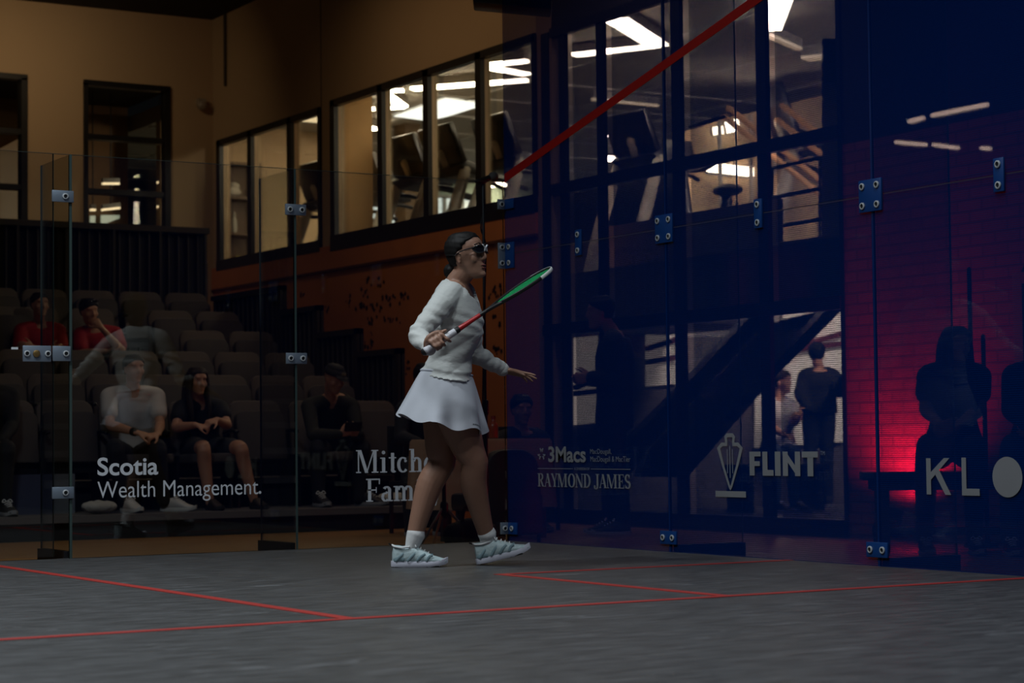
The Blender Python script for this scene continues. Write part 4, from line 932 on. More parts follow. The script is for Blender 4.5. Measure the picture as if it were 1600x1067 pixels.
for r0, dz in ((0, 0),):
    q.tube([p + V(0, 0, .002) for p in rings[0][::6]] + [rings[0][0] + V(0, 0, .002)], [.006] * 21, 8, 3, round_ends=False)
q.build('waistband', SKIRTM, sk_)
# small side gather and hem print
q = MB(); hp = [p for p in rings[18] if True]
i0 = min(range(NS_), key=lambda i: (rings[17][i] - at(745, 664, D0 - .16)).length)
for j in range(5):
    a, b = rings[17][(i0 - 2 + j) % NS_], rings[16][(i0 - 2 + j) % NS_]; nrm = (a - W1); nrm.z = 0; nrm.normalize()
    q.obox(a.lerp(b, .3) + nrm * .003, (rings[17][(i0 - 1 + j) % NS_] - a) * .36, nrm * .0006, (b - a) * .12)
q.build('hem_print', mat('grey_print', (.10, .10, .12), .7), sk_, smooth=False)
# socks and shoes
for sd in 'LR':
    a = PJ['an' + sd]; k = (PJ['kn' + sd] - a).normalized()
    q = MB(); q.tube([a - V(0, 0, .075) - SR * (.020 if sd == 'L' else .012), a - V(0, 0, .03) - SR * .008, a + k * .02, a + k * .045], [.022, .030, .0405, .0435], 20, 3); q.tube([a + k * .036, a + k * .046], [.0447, .0447], 20); q.build('sock', SOCK, root, voxel=.005, iters=2)
hl_ = PJ['anL'] - SR * .100; o = shoe(root, V(hl_.x, hl_.y, .0), SR + SB * .02, (0, 0, 1), SHOEU, SHOESOLE, .268, detail=True)
hr_ = PJ['anR'] - SR * .052; d = (SR * math.cos(.235) + V(0, 0, math.sin(.235)) - SB * .04)
o = shoe(root, V(hr_.x, hr_.y, .0), d, V(0, 0, 1) - SR * .24, SHOEU, SHOESOLE, .268, detail=True)
for n_ in [x for x in bpy.data.objects if x.name.startswith('shoe') and x.parent == root]:
    pass

# ------------------------------------------------------------------ racket
rk = thing('squash_racket', 'squash racket with red shaft, white grip and green strings in the hand of the player', 'racket')
A = lambda d: G0 + grip_d * d
q = MB(); q.tube([A(.0), A(.012), A(.03), A(.15), A(.168)], [.0185, .0175, .0155, .0160, .0145], 14, 2); q.build('grip', mat('white_grip', (.66, .66, .70), .7, bump=(90, .2)), rk)
q = MB(); q.tube([A(-.004), A(.002)], [.0175, .0185], 14); q.build('butt_cap', BLACK, rk)
q = MB(); q.tube([A(.160), A(.182)], [.0155, .0145], 14); q.build('collar', BLACK, rk)
q = MB(); q.tube([A(.180), A(.25), A(.305)], [.0125, .0105, .0098], 12, 2); q.build('shaft', mat('red_shaft', (.42, .012, .015), .35), rk)
tilt = math.radians(11.5); hw_ = (SB * math.cos(tilt) + n2 * math.sin(tilt)); hw_ = (hw_ - grip_d * hw_.dot(grip_d)).normalized(); hn = grip_d.cross(hw_)
RL = (at(861, 419, 9.42) - G0).length
HC0 = A(RL - .135); ha, hb = .132, .098
oval = []
for i in range(49):
    a = PI + 2 * PI * i / 48; x = math.cos(a); y = math.sin(a); xx = x * ha if x > 0 else x * .175
    oval.append(HC0 + grip_d * xx + hw_ * y * hb * (1 if x > -.2 else 1 - .22 * (-x - .2)))
q = MB(); q.tube(oval, [(.0085, .0062)] * 49, 8, 1, ref=hn, round_ends=False)
q.tube([A(.300), A(.335), HC0 + grip_d * -.152 + hw_ * .045], [.0100, .0085, .0075], 10, 4); q.tube([A(.300), A(.335), HC0 + grip_d * -.152 - hw_ * .045], [.0100, .0085, .0075], 10, 4)
q.build('frame', BLACK, rk)
q = MB(); seg = [p for p in oval if (p - HC0).dot(grip_d) > .045]; q.tube([p + (p - HC0).normalized() * .0035 for p in seg], [(.0088, .0045)] * len(seg), 8, 1, ref=hn, round_ends=False); q.build('bumper', mat('pale_bumper', (.55, .58, .56), .5), rk)
q = MB()
for i in range(-9, 10):
    y = i * .0098; m_ = math.sqrt(max(0, 1 - (y / hb) ** 2)); q.beam(HC0 - grip_d * .165 * m_ + hw_ * y, HC0 + grip_d * ha * .98 * m_ + hw_ * y, .0016, .0016, hn)
for i in range(-15, 13):
    x = i * .0105; m_ = math.sqrt(max(0, 1 - (x / (ha if x > 0 else .175)) ** 2)) * (1 if x > -.03 else .9); q.beam(HC0 + grip_d * x - hw_ * hb * m_ * .98, HC0 + grip_d * x + hw_ * hb * m_ * .98, .0016, .0016, hn)
q.build('strings', mat('green_strings', (.02, .50, .16), .5), rk, smooth=False)

# ------------------------------------------------------------------ spectators
UPZ = V(0, 0, 1); CAMF = V(0, -1, 0)
def sp(px, py, y): return on(px, py, 1, y)
def hands_in_lap(J, k=.75):
    a = (V(1, -.35, -.25)); b = (V(-1, -.35, -.25))
    return {'R': (a, V(0, .5, -1), V(0, -.6, 1), k), 'L': (b, V(0, .5, -1), V(0, -.6, 1), k)}
def cap_hat(root, c, F, U, m, s=1.0, badge=None):
    L = U.cross(F); P = lambda x, y, z: c + (L * x + F * y + U * z) * s
    q = MB(); q.skin([r for r in head_rings(c, F, U, s, .012, .03)])
    q.tube([P(-.055, .085, .042), P(0, .105, .045), P(.055, .085, .042)], [(.006, .03)] * 3, 10, 4, ref=U)
    q.skin([[P(.062 * math.cos(a) * (1 - .15 * k), .10 + .06 * k * math.sin(a), .040 - .010 * k * math.sin(a) - .004 * z) for a in [PI * i / 14 for i in range(15)]] for k, z in ((.2, 0), (1.1, 0), (1.1, 1), (.2, 1))], closed=True)
    o = q.build('cap', m, root, voxel=.008, iters=2)
    if badge:
        b = MB(); b.obox(P(0.012, .094, .072), L * .013, F * .002, U * .010); b.obox(P(-.012, .095, .072), L * .004, F * .002, U * .012); b.build('badge', badge, o, smooth=False)
# man in white tee
J = mkJ(pel=sp(206, 705, 4.93), neck=sp(208, 607, 4.80), head=sp(209, 576, 4.73), shR=sp(170, 618, 4.82), shL=sp(245, 618, 4.80), elR=sp(172, 664, 4.66), elL=sp(250, 664, 4.64), wrR=sp(214, 676, 4.45), wrL=sp(246, 678, 4.45),
        hipR=sp(188, 710, 4.90), hipL=sp(226, 710, 4.90), knR=sp(180, 700, 4.42), knL=sp(246, 700, 4.42), anR=sp(196, 786, 4.46), anL=sp(256, 784, 4.44), mid=sp(207, 660, 4.97))
J['hF'] = V(.06, -1, -.05); J['hU'] = UPZ
r = person('man in white tee sitting in the front row with clasped hands', J, MAL, SKIN_B, hands=hands_in_lap(J))
tee(r, J, MAL, WHITETEE, .5); trousers(r, J, MAL, DARKCLOTH); hair_short(r, J['head'], J['hF'], J['hU'], 1, HAIRB)
q = MB(); q.tube([J['wrR'].lerp(J['elR'], .06), J['wrR'].lerp(J['elR'], .16)], [.032, .033], 12); q.build('watch', BLACK, r)
shoe(r, V(J['anR'].x, J['anR'].y + .06, DECK[0]), V(.15, -1, 0), UPZ, mat('white_shoe', (.55, .52, .50), .6), mat('white_sole', (.6, .58, .56), .6), .29)
shoe(r, V(J['anL'].x, J['anL'].y + .06, DECK[0]), V(.75, -.7, 0), UPZ, MATS['white_shoe'], MATS['white_sole'], .29)
# woman in black tee and shorts
J = mkJ(pel=sp(316, 700, 4.93), neck=sp(313, 627, 4.80), head=sp(308, 596, 4.72), shR=sp(283, 637, 4.80), shL=sp(343, 636, 4.80), elR=sp(275, 668, 4.66), elL=sp(355, 664, 4.64), wrR=sp(306, 664, 4.45), wrL=sp(338, 656, 4.45),
        hipR=sp(300, 702, 4.90), hipL=sp(334, 702, 4.90), knR=sp(318, 700, 4.42), knL=sp(376, 700, 4.42), anR=sp(328, 786, 4.44), anL=sp(397, 782, 4.44), mid=sp(315, 668, 4.96))
J['hF'] = V(.10, -1, -.06); J['hU'] = UPZ
r = person('long haired woman in black tee and shorts sitting in the front row', J, FEM, SKIN_B, hands=hands_in_lap(J), s=.95)
tee(r, J, FEM, DARKCLOTH, .42); trousers(r, J, FEM, mat('dark_shorts', (.02, .022, .025), .9), 3, .016, 'shorts', True); hair_long(r, J['head'], J['hF'], J['hU'], .95, HAIRB, .22)
for sd in 'RL': shoe(r, V(J['an' + sd].x, J['an' + sd].y + .05, DECK[0]), V(.12, -1, 0), UPZ, mat('brown_sandal', (.03, .02, .015), .6), mat('sandal_sole', (.015, .012, .01), .7), .24, laces=False, name='sandal')
# man with cap and phone
J = mkJ(pel=sp(520, 702, 4.95), neck=sp(516, 622, 4.66), head=sp(522, 592, 4.55), shR=sp(482, 634, 4.68), shL=sp(550, 634, 4.66), elR=sp(490, 680, 4.52), elL=sp(560, 684, 4.52), wrR=sp(530, 678, 4.32), wrL=sp(562, 677, 4.34),
        hipR=sp(502, 706, 4.92), hipL=sp(538, 706, 4.92), knR=sp(498, 698, 4.46), knL=sp(566, 698, 4.46), anR=sp(498, 780, 4.48), anL=sp(560, 780, 4.46), mid=sp(518, 660, 4.92))
J['hF'] = V(.25, -1, -.42); J['hU'] = UPZ
r = person('man in dark cap and olive sweater holding a phone in the front row', J, MAL, SKIN_B, hands={'R': (V(1, -.2, .25), V(.1, .9, .3), V(0, 0, 1), .8), 'L': (V(-1, -.25, .2), V(-.1, .9, .3), V(0, 0, 1), .8)})
tee(r, J, MAL, OLIVE, 1.0, name='sweater'); trousers(r, J, MAL, DARKCLOTH); cap_hat(r, J['head'], J['hF'], J['hU'], DARKCLOTH, 1.02, mat('cap_badge', (.5, .42, .25), .6))
for sd in 'RL': shoe(r, V(J['an' + sd].x, J['an' + sd].y + .06, DECK[0]), V(-.1 if sd == 'R' else .8, -1, 0), UPZ, mat('black_shoe', (.012, .012, .014), .6), mat('grey_sole', (.3, .3, .32), .6), .30)
q = MB(); ph = (J['wrR'] + J['wrL']) / 2 + V(.005, -.055, .055); q.obox(ph, V(.075, 0, 0), V(0, .004, .002), V(0, -.012, .036)); tag(q.build('phone', mat('phone_glass', (.01, .01, .012), .1), None, bevel=.002, smooth=False), 'dark phone held sideways by the capped man', 'phone')
# two men in red shirts, fifth row
J = mkJ(pel=sp(62, 588, 8.06), neck=sp(62, 506, 7.96), head=sp(62, 476, 7.88), shR=sp(33, 516, 7.96), shL=sp(92, 516, 7.96), elR=sp(30, 552, 7.82), elL=sp(98, 552, 7.82), wrR=sp(78, 548, 7.68), wrL=sp(52, 543, 7.72),
        hipR=sp(50, 590, 8.02), hipL=sp(76, 590, 8.02), knR=sp(44, 586, 7.55), knL=sp(86, 586, 7.55), anR=sp(46, 668, 7.50), anL=sp(84, 668, 7.50))
J['hF'] = V(.1, -1, -.05); J['hU'] = UPZ; dz = DECK[4] + .09 - J['anR'].z; J['anR'].z += dz; J['anL'].z += dz
r = person('man in red shirt with folded arms behind the door hinges', J, MAL, SKIN_B, hands={'R': (V(1, -.1, .3), V(0, 1, 0), V(0, 0, 1), .4), 'L': (V(-1, -.1, .2), V(0, 1, 0), V(0, 0, 1), .4)})
tee(r, J, MAL, REDTEE, .6); trousers(r, J, MAL, DARKCLOTH); hair_short(r, J['head'], J['hF'], J['hU'], 1, HAIRB)
def sit_shoes(r, J, z, m='black_shoe'):
    for sd in 'RL': shoe(r, V(J['an' + sd].x, J['an' + sd].y + .06, z), V(0, -1, 0), UPZ, MATS[m], MATS['grey_sole'], .29)
sit_shoes(r, J, DECK[4])
q = MB()
for p_, w_ in ((J['shR'].lerp(J['elR'], .7) + V(-.02, -.068, 0), .035),): q.obox(p_, V(w_, 0, .012), V(0, .002, 0), V(0, 0, .006))
q.build('sleeve_stripe', VINYL, r, smooth=False)
J = mkJ(pel=sp(150, 590, 8.06), neck=sp(146, 512, 7.92), head=sp(139, 486, 7.82), shR=sp(125, 522, 7.94), shL=sp(180, 520, 7.94), elR=sp(126, 552, 7.80), elL=sp(190, 548, 7.68), wrR=sp(166, 549, 7.64), wrL=sp(158, 512, 7.62),
        hipR=sp(138, 592, 8.02), hipL=sp(164, 592, 8.02), knR=sp(134, 588, 7.55), knL=sp(174, 588, 7.55), anR=sp(136, 668, 7.50), anL=sp(172, 668, 7.50))
J['hF'] = V(.16, -1, -.22); J['hU'] = V(-.12, 0, 1); dz = DECK[4] + .09 - J['anR'].z; J['anR'].z += dz; J['anL'].z += dz
r = person('dark haired man in red shirt resting his chin on his hand', J, MAL, SKIN_B, hands={'R': (V(1, -.1, .1), V(0, .3, 1), V(0, -1, 0), .5), 'L': (V(-.6, .1, .75), V(0, 1, 0), V(-1, 0, .3), .9)})
tee(r, J, MAL, REDTEE, .6); trousers(r, J, MAL, DARKCLOTH); hair_short(r, J['head'], J['hF'], J['hU'], 1.04, HAIRM); sit_shoes(r, J, DECK[4])
Lx = J['hU'].cross(J['hF']).normalized(); sgc = J['head'] + J['hF'] * .062 + J['hU'] * .098; q = MB()
for sx in (-1, 1): q.ell(sgc + Lx * sx * .030, Lx * .026, J['hF'] * .010, J['hU'] * .014, 12, 6)
q.tube([sgc - Lx * .06, sgc, sgc + Lx * .06], [.004] * 3, 6); q.build('sunglasses', mat('gloss_black', (.01, .01, .012), .08), r)
# dark haired person cut by the left frame edge
J = mkJ(pel=sp(4, 702, 4.95), neck=sp(2, 605, 4.80), head=sp(3, 574, 4.74), shR=sp(-38, 618, 4.82), shL=sp(38, 618, 4.82), elR=sp(-44, 664, 4.7), elL=sp(40, 664, 4.7), wrR=sp(-14, 690, 4.5), wrL=sp(22, 690, 4.5),
        hipR=sp(-16, 706, 4.92), hipL=sp(22, 706, 4.92), knR=sp(-22, 702, 4.46), knL=sp(30, 702, 4.46), anR=sp(-20, 790, 4.46), anL=sp(28, 790, 4.46))
# (sits one seat further left, partly out of the frame)
for k_ in list(J): J[k_] = J[k_] + V(-.10, 0, 0)
J['hF'] = V(0, -1, 0); J['hU'] = UPZ
r = person('person in dark clothes at the left frame edge', J, MAL, SKIN_B, hands=hands_in_lap(J), s=1.0)
tee(r, J, MAL, DARKCLOTH, 1.0, name='sweater'); trousers(r, J, MAL, DARKCLOTH); hair_short(r, J['head'], J['hF'], J['hU'], 1.02, HAIRM); sit_shoes(r, J, DECK[0])

# seats: every place of the rows that shows
OCC = {(0, 6): 1}
gx = lambda j: 1.64 - .49 * j
for row in range(6):
    for j in range(0, 2 if row == 3 else 8 - (row // 2)):
        x = gx(j)
        occ = (row == 0 and j in (1, 3, 4, 7)) or (row == 4 and j in (2, 3))
        if row == 0: x = (1.66, 1.13, .60, .08, -.50, -1.00, -1.47, -1.98)[j]
        if row == 4 and j in (2, 3): x = sp(150 if j == 2 else 62, 590, 8.06).x
        if row == 4 and j > 3: x = gx(j) - .10
        if row == 0 and j == 7: x = sp(4, 700, 4.85).x - .10 - .35
        seat(row, j, x, occ, '%s grey stadium seat of the %s counted from the stepped end panels' % (ORD[j], ROWN[row]))

# ------------------------------------------------------------------ things on and around the front platform
def lump(name, c, rx, ry, rz, m, lab, catg, seed=1):
    q = MB(); rn = random.Random(seed)
    q.ell(c + V(0, 0, rz * .5), (rx, 0, 0), (0, ry, 0), (0, 0, rz * .5))
    for _ in range(6): q.ell(c + V(rn.uniform(-.6, .6) * rx, rn.uniform(-.5, .5) * ry, rz * rn.uniform(.3, .7)), (rx * .45, 0, 0), (0, ry * .5, 0), (0, 0, rz * .3), 12, 8)
    o = q.build(name, m, None, voxel=.01, iters=3, disp=lambda p, n: .010 * noise.noise(p * 22)); me = o.data
    z0 = min(v.co.z for v in me.vertices)
    for v in me.vertices: v.co.z += c.z - z0
    return tag(o, lab, catg)
TOW = mat('pale_towel', (.45, .42, .38), .95, bump=(90, .3))
c = sp(155, 806, 4.32); lump('towel', V(c.x, 4.32, DECK[0]), .14, .08, .10, TOW, 'crumpled pale towel left of the white shoes', 'towel', 2)
c = sp(620, 794, 4.40); lump('towel', V(c.x, 4.42, DECK[0]), .17, .09, .10, TOW, 'crumpled pale towel right of the capped man', 'towel', 5)
c = sp(360, 730, 4.3)
# pale blue board leaning under the left seats
bb = thing('banner_board', 'blue and pale board standing on the platform below the left seats', 'board', None, (-1.42, 4.66, DECK[0]))
MB().box((-.9, -.01, 0), (.22, .01, .30)).build('blue_field', mat('blue_board', (.045, .055, .11), .6), bb, smooth=False); MB().box((.22, -.01, 0), (.38, .01, .30)).build('pale_field', mat('pale_board', (.16, .18, .22), .6), bb, smooth=False)

# table with cloth behind the back wall
CLOTH = mat('tan_tablecloth', (.30, .17, .10), .9, bump=(5, .1, (3, 3, .3)))
tb = thing('table', 'long table under a tan cloth behind the player', 'table', None, (1.10, 2.2, GF))
for sx in (-.4, .4):
    for sy in (-.17, .17): MB().box((sx - .02, sy - .02, 0), (sx + .02, sy + .02, .68)).build('leg', BLACKM, tb, smooth=False)
MB().box((-.455, -.21, .68), (.455, .21, .70)).build('tabletop', BLACKM, tb, smooth=False)
q = MB(); N_ = 96; rings = []
for z, o_ in ((.705, -.05), (.708, .0), (.69, .012), (.5, .02), (.3, .03), (.22, .034)):
    pts = []
    for i in range(N_):
        a = 2 * PI * i / N_; ca, sa = math.cos(a), math.sin(a); r = (abs(ca) ** 9 + abs(sa) ** 9) ** (-1 / 9)
        w_ = (o_ + (.008 * math.sin(17 * a) + .005 * math.sin(29 * a)) * max(0, (.69 - z) / .45)); pts.append(V(1.10 + ca * r * (.47 + w_), 2.2 + sa * r * (.225 + w_), GF + z))
    rings.append(pts)
tc_ = q.skin(rings).build('tablecloth', CLOTH, None); tag(tc_, 'tan tablecloth draped over the long table behind the player', 'tablecloth')
b_ = thing('bottle', 'orange bottle standing on the tan tablecloth', 'bottle', None, sp(771, 680, 2.15)); b_.location.z = GF + .708
q = MB(); q.tube([(0, 0, .005), (0, 0, .09), (0, 0, .12), (0, 0, .14)], [.034, .034, .020, .014], 14, 3, round_ends=False); q.build('body', mat('orange_drink', (.30, .05, .015), .3), b_)
q = MB(); q.tube([(0, 0, .138), (0, 0, .162)], [.017, .017], 12, round_ends=False); q.build('cap', mat('red_cap', (.25, .02, .01), .5), b_)
# people at the table, mostly hidden
for (hx, hy, lab) in ((664, 592, 'person in black sitting behind the table, hidden by the player'), (815, 640, 'dark haired person in black sitting behind the blue wall corner')):
    y = 3.15; J = mkJ(pel=sp(hx, 724, y + .1), neck=sp(hx, hy + 32, y), head=sp(hx, hy, y - .05), shR=sp(hx - 33, hy + 46, y), shL=sp(hx + 33, hy + 46, y), elR=sp(hx - 38, hy + 92, y - .1), elL=sp(hx + 38, hy + 92, y - .1), wrR=sp(hx - 12, hy + 98, y - .3), wrL=sp(hx + 14, hy + 98, y - .3),
            hipR=sp(hx - 18, 730, y + .08), hipL=sp(hx + 18, 730, y + .08), knR=sp(hx - 22, 732, y - .35), knL=sp(hx + 22, 732, y - .35), anR=sp(hx - 22, 826, y - .3), anL=sp(hx + 22, 826, y - .3))
    dz = GF + .10 - J['anR'].z; J['anR'].z += dz; J['anL'].z = J['anR'].z
    J['hF'] = V(-.2, -1, -.1); J['hU'] = UPZ
    r = person(lab, J, MAL, SKIN_B, hands=hands_in_lap(J)); tee(r, J, MAL, DARKCLOTH, 1.0, name='jacket'); trousers(r, J, MAL, DARKCLOTH); hair_short(r, J['head'], J['hF'], J['hU'], 1.05, HAIRM); sit_shoes(r, J, GF)
    ch = thing('chair', 'black chair under the person behind the table' if hx < 700 else 'black chair of the person behind the blue wall corner', 'chair', None, (J['pel'].x, J['pel'].y, GF))
    zs = J['pel'].z - GF - .13
    MB().box((-.21, -.25, zs - .04), (.21, .2, zs)).build('seat', BLACK, ch, bevel=.01); MB().box((-.21, .19, zs + .1), (.21, .22, zs + .42)).build('backrest', BLACK, ch, bevel=.01)
    for sx in (-.19, .19):
        for sy in (-.22, .19): MB().box((sx - .012, sy - .012, 0), (sx + .012, sy + .012, zs)).build('leg', BLACKM, ch, smooth=False)
# black padded chair with its back to the court
ch = thing('lounge_chair', 'black rounded chair back standing before the tan tablecloth', 'chair', None, (.84, 1.28, GF))
q = MB(); q.prism(rslab(.42, .58, .09, .15, 8), (0, 0, .06), (1, 0, 0), (0, .10, .99), (0, .09, 0)); q.build('backrest', BLACK, ch, bevel=.03)
MB().box((-.24, .05, .22), (.24, .5, .34)).build('seat', BLACK, ch, bevel=.03)
for sx in (-.2, .2):
    for sy in (.06, .46): q = MB(); q.tube([(sx, sy, .0), (sx, sy, .24)], [.014, .014], 8, round_ends=False); q.build('leg', BLACKM, ch)
# bag and tripod by the player's legs
c = on(737, 848, 2, GF); c = sp(737, 845, .85); dfl = thing('duffel_bag', 'black duffel bag on the hall floor behind the legs of the player', 'bag', None, (c.x, .86, GF))
q = MB(); q.ell((0, 0, .105), (.155, 0, 0), (0, .10, 0), (0, 0, .105)); q.tube([(-.12, 0, .1), (.12, 0, .1)], [.085, .085], 14); o = q.build('body', DARKCLOTH, dfl, voxel=.01, iters=3)
zz = min(v.co.z for v in o.data.vertices)
for v in o.data.vertices: v.co.z -= zz
q = MB(); q.tube([(-.08, -.03, .17), (-.05, -.02, .27), (.05, -.02, .27), (.08, -.03, .17)], [(.012, .005)] * 4, 8, 4); q.build('handle', DARKCLOTH, dfl)
tp = thing('tripod', 'chrome legged tripod on the hall floor between the legs of the player', 'tripod', None, sp(694, 795, 1.0)); tp.location.z = GF
h_ = sp(694, 795, 1.0).z - GF
q = MB(); q.tube([(0, 0, h_ - .05), (0, 0, h_ + .42)], [.014, .012], 10); q.build('pole', BLACKM, tp)
q = MB(); q.tube([(0, 0, h_ - .03), (0, 0, h_ + .03)], [.026, .026], 12); q.build('hub', BLACKM, tp)
for a in (-2.9, -.35, 1.4):
    q = MB(); q.tube([(.02 * math.cos(a), .02 * math.sin(a), h_), (.23 * math.cos(a), .23 * math.sin(a), .012)], [.009, .008], 8); lg = q.build('leg', mat('bright_tube', (.55, .55, .55), .35, .2), tp)
    q = MB(); q.ball((.23 * math.cos(a), .23 * math.sin(a), .012), .012, 8); q.build('rubber_foot', BLACK, lg)
# microphone on its stand with hanging cable
mx_, my_ = sp(757, 500, .42).x, .42; zt = sp(757, 280, .42).z; ms = thing('microphone_stand', 'black microphone stand with hanging cable left of the blue wall', 'microphone stand', None, (mx_, my_, GF))
q = MB(); q.tube([(0, 0, .02), (0, 0, .9)], [.014, .014], 10); q.tube([(0, 0, .88), (0, 0, zt - GF)], [.009, .009], 10); q.build('pole', BLACKM, ms)
q = MB(); q.tube([(0, 0, .86), (0, 0, .93)], [.021, .021], 12); q.build('clutch', BLACK, ms)
q = MB(); q.skin([[V(math.cos(a) * r, math.sin(a) * r, z) for a in [2 * PI * i / 24 for i in range(24)]] for z, r in ((0, .12), (.012, .13), (.025, .11), (.03, .02))]); q.build('base', BLACKM, ms)
q = MB(); q.tube([(-.03, 0, zt - GF - .02), (0, 0, zt - GF - .01), (.04, -.01, zt - GF + .01)], [.019, .021, .018], 10, 3); q.build('mic_clip', BLACK, ms)
q = MB(); q.tube([(-.01, .0, zt - GF - .03), (.018, .012, zt - GF - .15), (-.012, .012, zt - GF - .3), (.02, .01, zt - GF - .42), (.012, .018, zt - GF - .8), (-.012, .018, .7), (.015, .018, .3), (.06, .05, .035)], [.0055] * 8, 6, 5); q.build('cable', BLACK, ms)
mc = thing('microphone', 'microphone with grey foam head on the black stand', 'microphone', None, (mx_ + .045, my_ - .012, zt + .012))
q = MB(); q.tube([(-.10, 0, -.03), (-.03, 0, -.01), (.0, 0, .0)], [.012, .014, .015], 12, 3); q.build('handle', BLACK, mc)
q = MB(); q.ell((.022, 0, .006), (.034, 0, .006), (0, .029, 0), (-.005, 0, .029)); q.build('foam_head', mat('grey_foam', (.10, .10, .10), .95, bump=(200, .4)), mc)
# loudspeaker hung from the ceiling outside the court corner
c = at(790, -26, 13.3); sp0 = thing('loudspeaker', 'black loudspeaker hanging above the corner of the blue wall', 'loudspeaker', None, c)
lo = [at(723, 13, 13.1) - c, at(806, 21, 12.9) - c]
q = MB(); q.prism([(-.30, -.155), (.20, -.20), (.20, .14), (-.30, .14)], (0, -.18, 0), RT, UPV, FW * .34); q.build('cabinet', mat('speaker_black', (.02, .021, .022), .45), sp0, bevel=.012)
q = MB(); q.obox(RT * -.262 + UPV * .01 - V(0, .183, 0), RT * .011, FW * .004, UPV * .13); q.build('label_strip', mat('pale_label', (.6, .65, .65), .5), sp0, smooth=False)
for dx in (-.12, .1): q = MB(); q.tube([RT * dx + V(0, 0, .12), V((RT * dx).x, (RT * dx).y, ZC - c.z)], [.012, .012], 8, round_ends=False); q.build('hanger', BLACKM, sp0)

# ------------------------------------------------------------------ behind the blue wall
# standing man in profile
d_ = 15.05; J = mkJ(pel=at(958, 665, d_), neck=at(957, 519, d_), head=at(938, 488, d_), shR=at(962, 535, d_ + .19), shL=at(958, 535, d_ - .19), elR=at(968, 595, d_ + .24), elL=at(972, 600, d_ - .24), wrR=at(920, 592, d_ + .14), wrL=at(925, 590, d_ - .14),
        hipR=at(958, 668, d_ + .09), hipL=at(958, 668, d_ - .09), knR=at(952, 752, d_ + .10), knL=at(962, 754, d_ - .10), anR=at(962, 826, d_ + .1), anL=at(975, 828, d_ - .1), mid=at(968, 592, d_))
for sd in 'RL': J['an' + sd].z = GF + .10
J['hF'] = -SR + V(0, 0, -.06); J['hU'] = UPZ; J['legback'] = SR
r = person('tall dark figure standing in profile behind the blue wall', J, MAL, SKIN_B, group=None, hands={'R': (-SR, SB * -1, UPZ, .6), 'L': (-SR, SB, UPZ, .6)}, s=1.05)
tee(r, J, MAL, DARKCLOTH, 1.0, .03, name='jacket'); trousers(r, J, MAL, DARKCLOTH); hair_short(r, J['head'], J['hF'], J['hU'], 1.07, HAIRM)
for sd in 'RL': shoe(r, V(J['an' + sd].x, J['an' + sd].y, GF) + SR * .05, -SR, UPZ, MATS['black_shoe'], MATS['grey_sole'], .29)
# pair in the lobby
d_ = 20.5; J = mkJ(pel=at(1278, 645, d_), neck=at(1280, 576, d_), head=at(1276, 553, d_), shR=at(1258, 588, d_), shL=at(1302, 588, d_), elR=at(1250, 615, d_ - .1), elL=at(1312, 612, d_ - .2), wrR=at(1262, 638, d_ - .25), wrL=at(1318, 590, d_ - .5),
        hipR=at(1268, 648, d_), hipL=at(1290, 648, d_), knR=at(1266, 705, d_), knL=at(1292, 705, d_), anR=at(1268, 770, d_), anL=at(1294, 770, d_))
for sd in 'RL': J['an' + sd].z = GF + .10
J['hF'] = SR * .3 + SB; J['hU'] = UPZ
J['shR'], J['shL'] = J['shL'], J['shR']; J['elR'], J['elL'] = J['elL'], J['elR']; J['wrR'], J['wrL'] = J['wrL'], J['wrR']; J['hipR'], J['hipL'] = J['hipL'], J['hipR']; J['knR'], J['knL'] = J['knL'], J['knR']; J['anR'], J['anL'] = J['anL'], J['anR']
r = person('dark figure standing before the bright lobby window', J, MAL, SKIN_B, group=None, hands={'R': (SR, V(0, 0, -1), UPZ, .4), 'L': (-SR, V(0, 0, -1), UPZ, .4)})
tee(r, J, MAL, DARKCLOTH, 1.0, .025, name='jacket'); trousers(r, J, MAL, DARKCLOTH); hair_short(r, J['head'], J['hF'], J['hU'], 1.04, HAIRM)
for sd in 'RL': shoe(r, V(J['an' + sd].x, J['an' + sd].y, GF) - SB * .06, SB, UPZ, MATS['black_shoe'], MATS['grey_sole'], .29)
d_ = 19.6; J = mkJ(pel=at(1216, 705, d_), neck=at(1218, 622, d_), head=at(1222, 597, d_), shR=at(1204, 634, d_), shL=at(1236, 634, d_), elR=at(1202, 665, d_ - .1), elL=at(1242, 660, d_ - .15), wrR=at(1226, 680, d_ - .3), wrL=at(1250, 645, d_ - .4),
        hipR=at(1208, 708, d_), hipL=at(1228, 708, d_), knR=at(1212, 708, d_ - .42), knL=at(1240, 708, d_ - .42), anR=at(1212, 775, d_ - .4), anL=at(1240, 775, d_ - .4))
dz = GF + .10 - J['anR'].z; J['anR'].z = J['anL'].z = GF + .10
J['hF'] = SR * .7 - SB * .5; J['hU'] = UPZ
r = person('person in pale shirt sitting before the bright lobby window', J, FEM, SKIN_B, group=None, hands=hands_in_lap(J), s=.97)
tee(r, J, FEM, WHITETEE, .5); trousers(r, J, FEM, DENIM, fem=True); hair_short(r, J['head'], J['hF'], J['hU'], 1.02, HAIRB)
for sd in 'RL': shoe(r, V(J['an' + sd].x, J['an' + sd].y + .05, GF), V(.3, -1, 0), UPZ, MATS['black_shoe'], MATS['grey_sole'], .26)
zs = J['pel'].z - GF - .12; lb = thing('lobby_bench', 'low bench under the person in pale shirt', 'bench', None, (J['pel'].x, J['pel'].y + .05, GF))
MB().box((-.5, -.2, zs - .06), (.5, .2, zs)).build('seat', BLACK, lb, bevel=.01)
for sx in (-.42, .42): MB().box((sx - .03, -.17, 0), (sx + .03, .17, zs - .06)).build('leg', BLACKM, lb, smooth=False)
